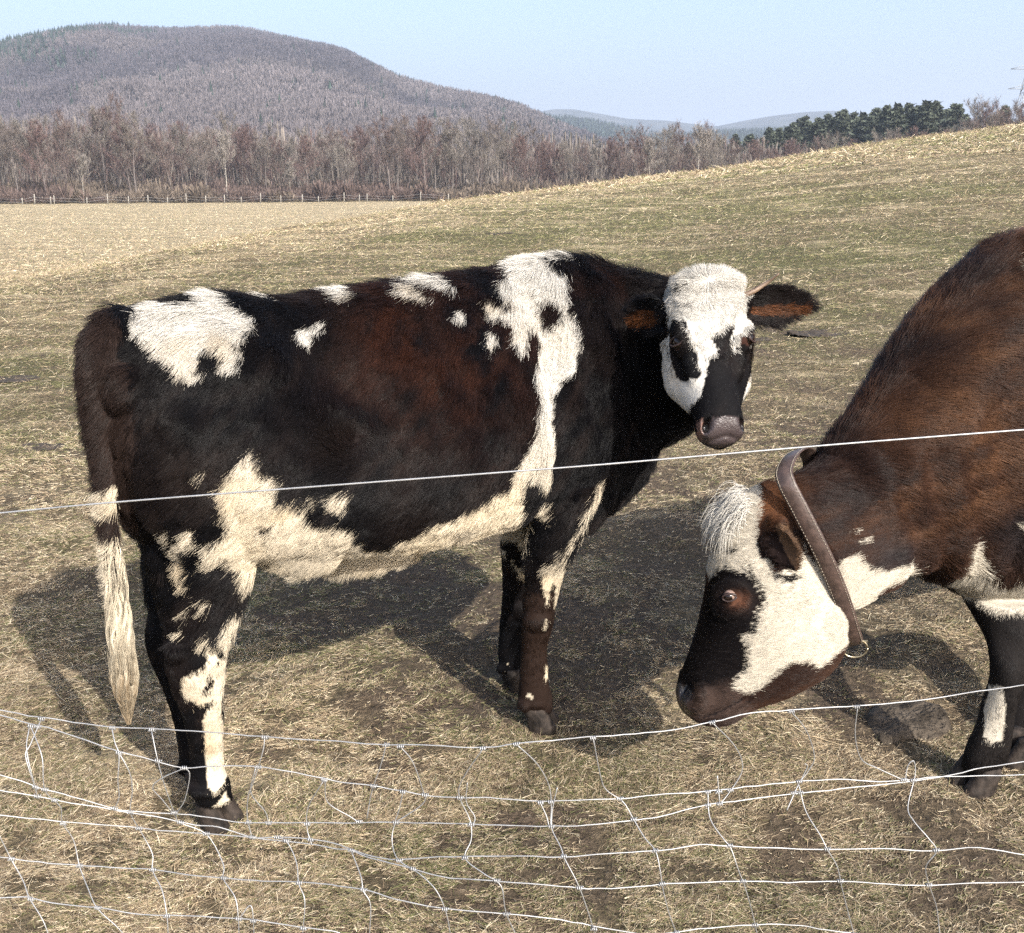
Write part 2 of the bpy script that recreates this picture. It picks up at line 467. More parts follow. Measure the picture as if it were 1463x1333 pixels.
# distant woods: thin twiggy trees and dark evergreens
def tri_trees(P, Hh, W, kind, col, spread=1.0):
    """P base points (n,3). kind 0 bare crown of upward twigs, 1 conifer of drooping tiers"""
    Vs = []; Cs = []
    n = len(P)
    if kind == 0:
        K = 24
        for k in range(K):
            az = rng.uniform(0, 2 * math.pi, n); lean = rng.uniform(0, 1, n) ** .6
            h0 = rng.uniform(.0, .55, n) * Hh; h1 = np.minimum(h0 + rng.uniform(.25, .75, n) * Hh, Hh * (1.04 - .35 * lean ** 2))
            dx = np.cos(az) * lean * W; dy = np.sin(az) * lean * W
            b = P + np.stack([dx * .25, dy * .25, h0], -1); tp = P + np.stack([dx, dy, h1], -1)
            wd = rng.uniform(.02, .07, n) * W
            a2 = rng.uniform(0, math.pi, n); sd_ = np.stack([np.cos(a2) * wd, np.sin(a2) * wd, 0 * wd], -1)
            Vs.append(np.stack([b, tp - sd_ * 1.2, tp + sd_ * 1.2 + np.array([0, 0, .06]) * Hh[:, None]], 1)); Cs.append(col * rng.uniform(.7, 1.3, (n, 1)))
    else:
        K = 16
        for k in range(K):
            q = (k // 4) / 4.; az = rng.uniform(0, 2 * math.pi, n)
            ht = Hh * (1 - .22 * (k // 4)) * rng.uniform(.9, 1.05, n); hb = ht - Hh * rng.uniform(.3, .45, n); wd = W * (.35 + .75 * q) * rng.uniform(.7, 1.2, n)
            tp = P + np.stack([0 * ht, 0 * ht, ht], -1)
            e1 = P + np.stack([np.cos(az) * wd, np.sin(az) * wd, hb], -1); e2 = P + np.stack([np.cos(az + 1.2) * wd, np.sin(az + 1.2) * wd, hb * rng.uniform(.8, 1.1, n)], -1)
            Vs.append(np.stack([tp, e1, e2], 1)); Cs.append(col * rng.uniform(.6, 1.4, (n, 1)))
    V = np.concatenate(Vs, 0); Cc = np.concatenate(Cs, 0)
    return V.reshape(-1, 3), np.repeat(Cc, 3, 0)
def woods(name, chunks, label):
    V = np.concatenate([c[0] for c in chunks]); Cc = np.concatenate([c[1] for c in chunks])
    Fc = np.arange(len(V)).reshape(-1, 3)
    o = mesh(name, V, Fc, M_twig, smooth=False, col=Cc); tag(o, label, 'woods', kind='stuff'); return o
def on_hill(Hd, n, pw=1.0, azr=None):
    o, X, Y, Z, f = Hd
    nA_, nR_ = X.shape
    fi = rng.random(n) ** pw * 71; ai = rng.random(n) * (nA_ - 2)
    i = ai.astype(int); j = fi.astype(int)
    p = np.stack([X[i, j], Y[i, j], Z[i, j]], -1)
    p2 = np.stack([X[i + 1, np.minimum(j + 1, nR_ - 1)], Y[i + 1, np.minimum(j + 1, nR_ - 1)], Z[i + 1, np.minimum(j + 1, nR_ - 1)]], -1)
    tq = rng.random((n, 1)); return p * (1 - tq) + p2 * tq, fi / 70
p, f = on_hill(H_main, 42000)
q = fbm(p / 160, 44, 3); uu = proj(p)
conif = ((q > .42) & (uu[:, 0] > 420)) | ((uu[:, 0] + 160 * fbm(p / 90, 47, 2) < 160) & (uu[:, 1] + 30 * fbm(p / 60, 48, 2) < 98) & (rng.random(len(p)) < .5)) | ((uu[:, 0] > 560) & (uu[:, 1] < 155 + (uu[:, 0] - 560) * .22) & (f > .9)) | (rng.random(len(p)) < .012)
base = np.where(q[:, None] > .05, np.array([[.085, .075, .082]]), np.array([[.120, .104, .104]])) * (1 + .35 * fbm(p / 70, 50, 3))[:, None]
nb = ~conif
ch = [tri_trees(p[nb], rng.uniform(5.5, 9.5, nb.sum()), rng.uniform(2.6, 4.4, nb.sum()), 0, base[nb]),
      tri_trees(p[conif], rng.uniform(8, 13, conif.sum()), rng.uniform(2, 3.2, conif.sum()), 1, np.array([.035, .05, .038]))]
woods('hillside_woods', ch, 'bare grey brown woodland covering the big hill at the left')
p, f = on_hill(H_mid, 12000, 1.0)
mx_ = fbm(p / 200, 61, 3) > .25
woods('evergreen_woods', [tri_trees(p[~mx_], rng.uniform(12, 18, (~mx_).sum()), rng.uniform(3, 4.5, (~mx_).sum()), 1, np.array([.04, .055, .045])),
                          tri_trees(p[mx_], rng.uniform(10, 14, mx_.sum()), rng.uniform(3, 5, mx_.sum()), 0, np.array([.16, .135, .125]))], 'dark evergreen woodland on the low hills in the gap of the valley')

# woodland on the flat behind the field
def wedge(n, u0, u1, r0, r1, pw=1.0):
    a0 = azel(u0, 250)[0]; a1 = azel(u1, 250)[0]
    a = rng.uniform(a0, a1, n); r = r0 + (r1 - r0) * rng.random(n) ** pw
    x = r * np.sin(a); y = r * np.cos(a); return np.stack([x, y, ground_z(x, y)], -1)
p = wedge(2600, -150, 1650, 232, 420)
colr = np.where(rng.random((len(p), 1)) < .25, np.array([[.135, .098, .09]]), np.array([[.155, .135, .118]])) * rng.uniform(.75, 1.25, (len(p), 1))
ch = [tri_trees(p, rng.uniform(8, 15, len(p)) * np.interp(proj(p)[:, 0], [0, 500, 800, 1100, 1500], [1.1, 1, .95, .8, .75]), rng.uniform(1.6, 3.0, len(p)), 0, colr)]
woods('valley_woods', ch, 'mass of bare grey woodland on the valley floor behind the straw field')
p = wedge(4200, -150, 900, 199, 232)
colr = np.where(fbm(p / 12, 71, 2)[:, None] > 0, np.array([[.105, .078, .068]]), np.array([[.13, .105, .083]])) * rng.uniform(.7, 1.25, (len(p), 1))
woods('undergrowth', [tri_trees(p, rng.uniform(.6, 2.0, len(p)) * (1.6 + 1.3 * fbm(p / 7, 72, 2)), rng.uniform(.8, 1.6, len(p)), 0, colr)], 'reddish brown brush along the far edge of the straw field')

# individual bare trees along the field edge
def grow(P, D, L, R, depth, paths, tips):
    n = 4; pts = [np.array(P)]; d = np.array(D)
    for i in range(n):
        d = nrm(d + np.array([random.gauss(0, .10), random.gauss(0, .10), .04])); pts.append(pts[-1] + d * L / n)
    paths.append((np.array(pts), np.linspace(R, R * .6, n + 1), depth))
    if depth == 0: return
    for k in range(random.choice((3, 4))):
        i = random.randint(2, n); ang = random.uniform(0, 2 * math.pi)
        s = np.array([math.cos(ang), math.sin(ang), random.uniform(.1, .9)])
        nd = nrm(d * .75 + nrm(s) * random.uniform(.5, .9))
        grow(pts[i], nd, L * random.uniform(.55, .78), R * .5, depth - 1, paths, tips)
def tree_meshes(h, trunk_frac, colr, spread):
    paths = []
    P = np.array([0, 0, 0.]); d = np.array([0, 0, 1.]); pts = [P]; n = 9
    for i in range(n):
        d = nrm(d + np.array([random.gauss(0, .05), random.gauss(0, .05), .1])); pts.append(pts[-1] + d * h / n * .95)
    pts = np.array(pts); R = h * .014
    trunk = (pts, np.linspace(R, R * .2, n + 1))
    for i in range(2, n + 1):
        for k in range(3):
            a = random.uniform(0, 2 * math.pi); fr = i / n
            nd = nrm(np.array([math.cos(a) * spread, math.sin(a) * spread, random.uniform(.5, 1.3)]))
            if fr > trunk_frac: grow(pts[i], nd, h * (.36 - .2 * fr) * random.uniform(.8, 1.2), R * .45 * (1.1 - fr), 2, paths, None)
    tv, tf = tubes([trunk], 6)
    Vs = []; Cs = []
    for pth, rad, dep in paths:
        w_ = np.maximum(rad, .022)
        for i in range(len(pth) - 1):
            a = random.uniform(0, math.pi); s = np.array([math.cos(a), math.sin(a), 0])
            Vs += [pth[i] - s * w_[i], pth[i] + s * w_[i], pth[i + 1]]
            c = np.array(colr) * random.uniform(.75, 1.25); Cs += [c, c, c]
            if dep < 2:
                for q in range(2 if dep else 4):
                    b = pth[i] + (pth[i + 1] - pth[i]) * random.random(); dd = nrm(np.array([random.gauss(0, 1), random.gauss(0, 1), random.uniform(.2, 1.4)])) * h * random.uniform(.03, .075)
                    s = np.array([math.cos(a + 1), math.sin(a + 1), 0]) * .028
                    Vs += [b - s, b + s, b + dd]; Cs += [c, c, c]
    mt = bpy.data.meshes.new('trunk'); mt.from_pydata([tuple(v) for v in tv], [], tf); mt.materials.append(M_bark)
    mt.polygons.foreach_set('use_smooth', [True] * len(mt.polygons))
    mc = bpy.data.meshes.new('crown'); mc.from_pydata([tuple(v) for v in Vs], [], [(i, i + 1, i + 2) for i in range(0, len(Vs), 3)])
    a = mc.attributes.new('col', 'FLOAT_COLOR', 'POINT'); c4_ = np.ones((len(Vs), 4), np.float32); c4_[:, :3] = np.array(Cs); a.data.foreach_set('color', c4_.ravel())
    mc.materials.append(M_twig)
    return mt, mc
protos = [tree_meshes(15, .25, (.165, .145, .125), 1.0), tree_meshes(14, .15, (.145, .108, .097), .7), tree_meshes(13, .3, (.19, .17, .148), .9), tree_meshes(12, .12, (.135, .092, .084), .6), tree_meshes(16, .4, (.15, .125, .11), .8)]
kinds = ['grey bare tree with a wide open crown', 'reddish bare tree with a narrow crown', 'pale bare tree with a loose crown', 'small red brown bare tree with upswept twigs', 'tall bare tree with a high crown and long trunk']
GT = 'bare trees along the far edge of the field'
us = np.linspace(-20, 1500, 124) + rng.uniform(-7, 7, 124)
for i, u in enumerate(us):
    k = int(rng.integers(0, 5)); r = rng.uniform(203, 230); a = azel(u, 250)[0]
    if 60 < u < 260: k = [1, 3, 0][i % 3]
    x, y = r * math.sin(a), r * math.cos(a)
    vt = np.interp(u, [0, 120, 165, 230, 330, 400, 500, 560, 700, 780, 860, 950, 1000, 1060, 1150, 1250, 1350, 1400, 1450], [188, 185, 168, 195, 186, 200, 205, 186, 190, 205, 216, 200, 198, 210, 208, 206, 196, 162, 178]) + rng.uniform(-5, 16)
    s = (1.6 + azel(u, vt)[1] * r - float(ground_z(x, y))) / (15, 14, 13, 12, 16)[k]
    e = empty('bare_tree', (x, y, float(ground_z(x, y)) - .1)); e.scale = (s, s, s); e.rotation_euler.z = rng.uniform(0, 6.28)
    tag(e, '%s at the far field edge' % kinds[k], 'tree', GT + ' - ' + kinds[k])
    t1 = link(bpy.data.objects.new('trunk', protos[k][0]), e); t2 = link(bpy.data.objects.new('crown', protos[k][1]), e)
# white barked saplings
for (u, h) in ((116, 7), (323, 10), (413, 6), (930, 9), (995, 11)):
    mt_, mc_ = tree_meshes(h, .35, (.24, .215, .19), .35)
    mt_.materials.clear(); mt_.materials.append(M_post)
    a = azel(u, 250)[0]; r = 201.5; x, y = r * math.sin(a), r * math.cos(a)
    e = empty('birch_tree', (x, y, float(ground_z(x, y)) - .1))
    lab = {116: 'short white stemmed birch left of the reddish trees by the far field', 323: 'tall thin white stemmed birch rising from the far field edge above the post fence', 413: 'short forked white birch at the far edge of the straw field, centre left', 930: 'white birch just behind the grassy crest above the neck of the cow', 995: 'tallest white birch behind the grassy crest above the white face of the cow'}[u]
    tag(e, lab, 'tree', 'white birches at the edge of the woods'); link(bpy.data.objects.new('trunk', mt_), e); link(bpy.data.objects.new('crown', mc_), e)

# pines behind the knoll
def pine_meshes(h):
    Vs = []; Cs = []
    tv, tf = tubes([(np.array([[0, 0, 0], [0, 0, h * .5], [0, 0, h * .97]]), [h * .016, h * .011, h * .003])], 6)
    for k in range(26):
        z = h * (.22 + .76 * k / 25.); wmax = h * .24 * (1 - k / 25.) ** .6 + .3
        for b in range(7):
            az_ = random.uniform(0, 6.28); ln = wmax * random.uniform(.55, 1.1)
            tip = np.array([math.cos(az_) * ln, math.sin(az_) * ln, z + ln * random.uniform(-.15, .3)])
            for q in range(9):
                s = random.uniform(.3, 1.0); c = np.array([0, 0, z]) * (1 - s) + tip * s
                for _ in range(2):
                    o_ = [c + np.array([random.gauss(0, .42), random.gauss(0, .42), random.gauss(0, .3)]) for _ in range(3)]
                    Vs += o_; cc = np.array([.062, .072, .052]) * random.uniform(.5, 1.7); Cs += [cc] * 3
    mt = bpy.data.meshes.new('trunk'); mt.from_pydata([tuple(v) for v in tv], [], tf); mt.materials.append(M_bark)
    mc = bpy.data.meshes.new('crown'); mc.from_pydata([tuple(v) for v in Vs], [], [(i, i + 1, i + 2) for i in range(0, len(Vs), 3)])
    a = mc.attributes.new('col', 'FLOAT_COLOR', 'POINT'); c4_ = np.ones((len(Vs), 4), np.float32); c4_[:, :3] = np.array(Cs); a.data.foreach_set('color', c4_.ravel())
    mc.materials.append(M_twig); return mt, mc
pines = [pine_meshes(20), pine_meshes(18)]
_pt = np.array([[980, 204], [1030, 198], [1075, 192], [1110, 182], [1150, 170], [1210, 160], [1250, 158], [1300, 150], [1345, 146], [1380, 158], [1400, 170]], float)
for i in range(60):
    u = 985 + i * 7.0 + rng.uniform(-5, 5); v = np.interp(u, _pt[:, 0], _pt[:, 1]) + rng.uniform(-5, 12)
    r = rng.uniform(262, 300); a, el = azel(u, v); x, y = r * math.sin(a), r * math.cos(a); z0 = float(ground_z(x, y))
    ht = 1.6 + el * r - z0; k = i % 2; s = ht / (20, 18)[k]
    e = empty('pine_tree', (x, y, z0 - .1)); e.scale = (max(s, .5),) * 3; e.rotation_euler.z = rng.uniform(0, 6.28)
    tag(e, 'dark green pine standing in the stand of pines behind the grassy knoll', 'tree', 'pines behind the knoll')
    link(bpy.data.objects.new('trunk', pines[k][0]), e); link(bpy.data.objects.new('crown', pines[k][1]), e)

# post fence at the far field edge
ff = empty('post_fence', (0, 0, 0)); tag(ff, 'line of short pale posts and wire along the far edge of the straw field', 'fence')
pp = []
for i, u in enumerate([-25, 27, 45, 68, 73, 120, 150, 180, 208, 236, 263, 291, 318, 342, 370, 399, 430, 453, 490, 512, 523, 560, 600, 640]):
    a = azel(u, 250)[0]; r = 196; x, y = r * math.sin(a), r * math.cos(a); z = float(ground_z(x, y)); hh = (1.45, 1.1, 1.7, 1.3)[i % 4]
    v_, f_ = tubes([(np.array([[x, y, z - .2], [x + .03, y, z + hh * .5], [x + .05, y, z + hh], [x + .05, y, z + hh + .03]]), [.09, .088, .085, .04])], 6)
    mesh('post', v_, f_, M_post, ff); pp.append((x, y, z + hh * .75))
v_, f_ = tubes([(np.array(pp) + np.array([0, -.13, 0]), .012), (np.array(pp) + np.array([0, -.13, -.45]), .012)], 4)
mesh('wire', v_, f_, M_wire, ff)

# lattice pylon and dark spruce on the right skyline
a, el = azel(1456, 112); r = 420; X0, Y0 = r * math.sin(a) + 3.2, r * math.cos(a); Z0 = float(ground_z(X0, Y0)); Ht = 1.6 + el * r - Z0 + 6
pyl = empty('lattice_pylon', (X0, Y0, Z0)); tag(pyl, 'grey steel lattice pylon cut off by the right edge of the view', 'pylon')
pth = []
corner = lambda sx, sy, f_: np.array([sx * (5.2 * (1 - f_) ** 1.2 + .5), sy * (5.2 * (1 - f_) ** 1.2 + .5), Ht * f_])
for sx, sy in ((1, 1), (1, -1), (-1, -1), (-1, 1)):
    pth.append((np.array([corner(sx, sy, f_) for f_ in np.linspace(0, 1, 9)]), .14))
for k in range(8):
    f0, f1 = k / 8, (k + 1) / 8
    for (s1, s2) in (((1, 1), (1, -1)), ((1, -1), (-1, -1)), ((-1, -1), (-1, 1)), ((-1, 1), (1, 1))):
        pth.append((np.array([corner(*s1, f0), corner(*s2, f1)]), .09)); pth.append((np.array([corner(*s2, f0), corner(*s1, f1)]), .09)); pth.append((np.array([corner(*s1, f1), corner(*s2, f1)]), .08))
v_, f_ = tubes(pth, 4); mesh('lattice_frame', v_, f_, M_steel, pyl)
for f_h in (.62, .78, .93):
    zz = Ht * f_h; pth = []
    for sx in (-1, 1):
        pth += [(np.array([[0, -.5, zz], [sx * 6.5, 0, zz]]), .1), (np.array([[0, .5, zz], [sx * 6.5, 0, zz]]), .1), (np.array([[0, 0, zz + 1.6], [sx * 6.5, 0, zz]]), .1)]
    v_, f_ = tubes(pth, 4); mesh('cross_arm', v_, f_, M_steel, pyl)
a, el = azel(1437, 152); r = 250; x, y = r * math.sin(a), r * math.cos(a); z0 = float(ground_z(x, y)); s = (1.6 + el * r - z0) / 18
e = empty('spruce_tree', (x, y, z0)); e.scale = (s * .8, s * .8, s); tag(e, 'lone dark spruce on the skyline beside the pylon at the right', 'tree')
link(bpy.data.objects.new('trunk', pines[1][0]), e); link(bpy.data.objects.new('crown', pines[1][1]), e)

# haze: one closed box of thin air
hb = mesh('haze', *ball((0, 0, 0), np.eye(3), 4), None)
bpy.data.objects.remove(hb)
bx = [(sx * 9000., -600. if sy < 0 else 9000., -12. if sz < 0 else 430.) for sx in (-1, 1) for sy in (-1, 1) for sz in (-1, 1)]
hb = mesh('haze', bx, [(0, 1, 3, 2), (4, 6, 7, 5), (0, 4, 5, 1), (2, 3, 7, 6), (0, 2, 6, 4), (1, 5, 7, 3)], None, smooth=False)
mh = bpy.data.materials.new('haze'); mh.use_nodes = True; th = mh.node_tree
for n_ in list(th.nodes): th.nodes.remove(n_)
ho = th.nodes.new('ShaderNodeOutputMaterial'); pv = th.nodes.new('ShaderNodeVolumePrincipled')
pv.inputs['Color'].default_value = (.72, .83, 1.0, 1); pv.inputs['Density'].default_value = .00026; pv.inputs['Anisotropy'].default_value = .1
th.links.new(pv.outputs[0], ho.inputs['Volume']); hb.data.materials.append(mh); tag(hb, kind='stuff', label='thin pale blue haze in the air over the valley', cat='haze')
# ------------------------------------------------------------------ cow helpers
def crop(pts, sc_, ox, oy): return [(ox + x / sc_, oy + y / sc_) for x, y in pts]
k1 = lambda *p: crop(p, 3.3325, 80, 340)
k2 = lambda *p: crop(p, 2.898, 440, 340)
k3 = lambda *p: crop(p, 3.8086, 850, 330)
k4 = lambda *p: crop(p, 2.469, 80, 700)
k5 = lambda *p: crop(p, 3.03, 600, 640)
k6 = lambda *p: crop(p, 3.175, 940, 640)
k7 = lambda *p: crop(p, 2.778, 1130, 320)
k8 = lambda *p: crop(p, 2.9, 1263, 720)
def leg_rings(rows, view=None):
    """rows: (uL, uR, v, y, w) silhouettes of a limb seen from the front/side, turned into rings in space"""
    out = []
    for uL, uR, v, y, w_ in rows:
        A = aty(uR, v, y); B = aty(uL, v, y); c = (A + B) / 2; b = (A - B) / 2
        a = nrm(np.array([0, 1., 0])) * w_
        out.append([*c, *a, *b])
    return out
def prof_ring(t_, b_, y, w_, side):
    A = aty(t_[0], t_[1], y[0] if isinstance(y, tuple) else y); B = aty(b_[0], b_[1], y[1] if isinstance(y, tuple) else y)
    c = (A + B) / 2; a = (A - B) / 2; s = nrm(np.array(side, float)); s = nrm(s - nrm(a) * np.dot(s, nrm(a)))
    return [*c, *a, *(s * w_)]
def ear_mesh(base, tip, open_dir, width, cup=.5, thick=.006, seed=0):
    """cupped leaf with real thickness"""
    base = np.array(base, float); tip = np.array(tip, float); L = tip - base; ln = np.linalg.norm(L); L = L / ln
    O = np.array(open_dir, float); O = nrm(O - L * np.dot(O, L)); S = np.cross(L, O)
    na, nb = 16, 13; G = []
    for sgn in (1, -1):
        for i in range(na):
            a = i / (na - 1)
            wd = width * (math.sin(math.pi * min(1, (a * .92 + .10)) ** .85) ** .75) * (1 if a < .97 else .5)
            for j in range(nb):
                b = -1 + 2 * j / (nb - 1)
                ang = b * (1.15 * (1 - a) + .55)
                x = math.sin(ang) / math.sin(1.15 * (1 - a) + .55) * wd
                d = (math.cos(ang) - 1) * wd * -cup * (2.2 - 1.2 * a)
                G.append(base + L * a * ln + S * x + O * (d + sgn * thick * (1 - .5 * abs(b))) + O * (-.10 * ln * math.sin(a * 2.6)))
    V = G; Fc = []; M_ = na * nb
    for i in range(na - 1):
        for j in range(nb - 1):
            q = (i * nb + j, i * nb + j + 1, (i + 1) * nb + j + 1, (i + 1) * nb + j)
            Fc.append(q); Fc.append(tuple(M_ + k for k in q[::-1]))
    for i in range(na - 1):
        for j in (0, nb - 1):
            q = (i * nb + j, (i + 1) * nb + j, M_ + (i + 1) * nb + j, M_ + i * nb + j); Fc.append(q if j == 0 else q[::-1])
    for j in range(nb - 1):
        for i in (0, na - 1):
            q = (i * nb + j, M_ + i * nb + j, M_ + i * nb + j + 1, i * nb + j + 1); Fc.append(q if i == 0 else q[::-1])
    return V, Fc
def hoof_mesh(bx, front, w_, l_, h_, drop=0.0):
    """cloven hoof: two claws and a coronet, bx = ground point under the fetlock, front = unit heading"""
    f = nrm(np.array([front[0], front[1], 0.])); s = np.array([-f[1], f[0], 0]); up = np.array([0, 0, 1.]); parts = []
    for sg in (-1, 1):
        rings = []
        for (z, fo, hl, hw) in ((-.012, .30, .58, .50), (.008, .29, .58, .50), (.4 * h_, .18, .52, .47), (.8 * h_, .04, .46, .44), (h_ * 1.08, -.02, .38, .36)):
            c = np.array(bx) + up * z + f * (fo * l_) + s * sg * w_ * .27
            rings.append([*c, *(f * hl * l_), *(s * hw * w_ * .52)])
        parts.append(loft(rings, 18, 3, .85))
    return merge(parts)
def fur(name, parent, me, n, colf, lenf, dirf, lift, radius, weight=None, segs=4, wave=.25, mat_=None, droop=.0, clump_size=.012):
    P, Nn = sample(me, n, weight)
    L = lenf(P, Nn); D = dirf(P, Nn)
    D = nrm(D + .35 * np.stack([fbm(P * 14, 91, 2), fbm(P * 14, 92, 2), fbm(P * 14, 93, 2)], -1) + .12 * rng.normal(size=P.shape))
    D = nrm(D - Nn * np.sum(D * Nn, 1, keepdims=True))
    lf = lift * rng.uniform(.5, 1.5, (n, 1)) * np.clip(L / .022, .28, 1.2)[:, None]; keep = L > .0005
    RM = np.array(Matrix.Rotation(.7, 3, 'X') @ Matrix.Rotation(.9, 3, 'Z') @ Matrix.Rotation(.5, 3, 'Y')); Pw = (P + .010 * np.stack([fbm(P * 50, 501, 2), fbm(P * 50, 502, 2), fbm(P * 50, 503, 2)], -1)) @ RM; ck = np.floor(Pw / clump_size); cs_ = np.clip(L / .022, .15, 1)
    ci = ck.astype(np.int64); cr1 = _h(ci[:, 0], ci[:, 1], ci[:, 2], 5); cr2 = _h(ci[:, 0], ci[:, 1], ci[:, 2], 9)
    D = nrm(D + np.cross(D, Nn) * ((cr2 - .5) * .4)[:, None]); tow = ((ck + .5) * clump_size - Pw) @ RM.T * cs_[:, None]; tow = tow - Nn * np.sum(tow * Nn, 1, keepdims=True)
    d0 = nrm(D + Nn * lf * 2.0 * (.6 + .8 * cr1)[:, None]); B = np.cross(D, Nn)
    tt_ = np.linspace(0, 1, segs)[None, :, None]
    L3 = L[:, None, None]
    clump = .5 * np.stack([fbm(P * 60, 95, 1)], -1)
    pts = P[:, None, :] - Nn[:, None, :] * .001 + d0[:, None, :] * tt_ * L3 + (D - Nn * (.9 * lf))[:, None, :] * tt_ ** 2 * L3 * .55 + B[:, None, :] * (clump[:, None, :] * wave + rng.normal(size=(n, 1, 1)) * wave * .3) * tt_ ** 1.6 * L3
    pts = pts + tow[:, None, :] * tt_ ** 1.4 * .55
    if droop: pts[..., 2] -= droop * (tt_[..., 0] ** 2) * L[:, None]
    rad = radius * rng.uniform(.7, 1.3, (n, 1)) * np.linspace(1, .25, segs)[None, :]
    col = colf(P, Nn, True); br_ = sstep(.15, .4, col.max(1)); col = col * (1 + (cr1 - .5) * (.6 - .35 * br_) * cs_)[:, None]
    return curves(name, pts[keep], rad[keep], col[keep], mat_ or M_fur, parent)
def view_dot(P, N): return np.sum(nrm(EYE - P) * N, 1)
def eye_parts(parent, c, out, up_, r, white=False):
    c = np.array(c, float); out = nrm(out); up_ = nrm(np.array(up_) - out * np.dot(up_, out)); s = np.cross(up_, out)
    v, f = ball(c, [s * r, up_ * r, out * r], 24)
    e = mesh('eye', v, f, M_sclera if white else M_eye, parent)
    if white:
        v, f = ball(c + out * r * .42 - s * r * .1, [s * r * .84, up_ * r * .84, out * r * .64], 24); mesh('iris', v, f, M_eye, e)
    # lids: a rim of skin following the almond opening
    for sg in (1, -1):
        P = []
        for k in range(13):
            a = math.pi * k / 12
            x = -math.cos(a) * 1.12; yy = sg * math.sin(a) * (.62 if sg > 0 else .60)
            zz = math.sqrt(max(.02, 1.16 - .62 * x * x * .9 - yy * yy))
            P.append(c + s * x * r + up_ * yy * r + out * zz * r * .93)
        v, f = tubes([(np.array(P), [r * .08] + [r * .17] * 11 + [r * .08])], 8)
        mesh('eyelid', v, f, M_lid, e)
    return e
M_lid = mat('eyelid_skin', (.032, .019, .016), .45, spec=.4, bump=(500, .4, .001))

# ------------------------------------------------------------------ cow 1: black and white, side on, face to the viewer
cow = empty('cow', (-.4, 2.7, 0))
tag(cow, 'shaggy dark black and white cow standing side on, white face turned to the camera', 'cow', 'cows grazing in the pasture')
bpy.context.view_layer.update()
OFF1 = np.array([-.4, 2.7, 0])
P0 = np.array([.04, 2.98, 0]); D1 = nrm(np.array([.835, .55, 0])); N1 = np.array([-D1[1], D1[0], 0])
def W1(t_, s_, z_): return P0 + D1 * t_ + N1 * s_ + np.array([0, 0, z_])
parts = []
st = [(-1.185, 1.15, .98, .05, 0), (-1.15, 1.235, .82, .13, 0), (-1.07, 1.298, .74, .19, -.08), (-.97, 1.322, .69, .245, -.18), (-.86, 1.325, .67, .27, -.22), (-.72, 1.312, .66, .275, -.28),
      (-.5, 1.322, .635, .30, -.30), (-.33, 1.335, .635, .305, -.32), (-.15, 1.35, .64, .285, -.34), (0, 1.375, .64, .25, -.36), (.12, 1.378, .63, .225, -.38), (.25, 1.36, .60, .20, -.3), (.36, 1.30, .66, .17, -.2), (.43, 1.2, .74, .13, 0), (.48, 1.08, .83, .07, 0)]
parts.append(loft([[*W1(a, 0, (b + c) / 2), 0, 0, (b - c) / 2, *(N1 * w_), k] for a, b, c, w_, k in st], 36, 5, .82))
for sg in (-1, 1):
    parts.append(ball(W1(-1.12, sg * .10, 1.15), [D1 * .06, N1 * .055, np.array([0, 0, .06])]))        # pin bones
    parts.append(ball(W1(-.94, sg * .145, .99), [D1 * .21, N1 * .12, np.array([0, 0, .30])]))          # thighs
    parts.append(ball(W1(.10, sg * .15, .93), [D1 * .16, N1 * .095, np.array([0, 0, .34])]))            # shoulders
    parts.append(ball(W1(.22, sg * .13, .80), [D1 * .14, N1 * .09, np.array([0, 0, .13])]))
    parts.append(ball(W1(-.74, sg * .15, .78), [D1 * .16, N1 * .06, np.array([0, 0, .13])]))            # stifle flap
parts.append(ball(W1(-.50, -.02, .635), [D1 * .15, N1 * .09, np.array([0, 0, .05])]))                 # navel fold
parts.append(ball(W1(.37, 0, .79), [D1 * .12, N1 * .085, np.array([0, 0, .16])]))                      # brisket
# neck
def nring(c, hh, w_, dirn, tilt=0.0):
    d = nrm(np.array(dirn, float)); up = nrm(np.array([0, 0, 1.]) - d * d[2]); s = np.cross(up, d); return [*c, *(up * hh), *(s * w_)]
neck = [nring((.16, 3.06, 1.04), .33, .20, (.83, .55, 0)), nring((.30, 3.10, 1.055), .285, .17, (.95, .15, 0)), nring((.43, 3.03, 1.07), .25, .15, (.75, -.6, .05)), nring((.50, 2.92, 1.11), .20, .13, (.4, -.9, .05)), nring((.53, 2.80, 1.145), .15, .11, (.2, -1, 0)), nring((.54, 2.74, 1.16), .11, .09, (.1, -1, 0))]
parts.append(loft(neck, 28, 5, .9))
# head frame
HP = aty(1014, 394, 2.69); HM = aty(1040, 619, 2.50)
HL = nrm(HM - HP); vdir = nrm(EYE - (HP + HM) / 2)
yaw = math.radians(15); side0 = nrm(np.cross(HL, vdir)); HF = nrm(vdir * math.cos(yaw)  - side0 * math.sin(yaw) * (1 if side0[0] < 0 else -1)); HF = nrm(HF - HL * np.dot(HF, HL))
HS = np.cross(HL, HF); HS = HS if HS[0] > 0 else -HS
HLEN = np.linalg.norm(HM - HP); hs = HLEN / .485
def Wh(s_, l_, f_): return HP + HL * s_ * hs + HS * l_ * hs + HF * f_ * hs
hr = [(-.028, -.065, -.11, .06, 0), (-.008, -.02, -.15, .095, 0), (.04, .0, -.175, .112, .0), (.10, .008, -.20, .121, -.03), (.16, .004, -.215, .129, -.15), (.21, -.002, -.232, .130, -.25), (.26, -.004, -.238, .129, -.33), (.31, -.003, -.225, .121, -.34), (.355, .002, -.19, .098, -.24), (.40, .004, -.15, .083, -.06), (.435, .003, -.13, .080, .05), (.462, -.004, -.12, .080, .06), (.487, -.02, -.112, .069, 0), (.507, -.045, -.095, .04, 0)]
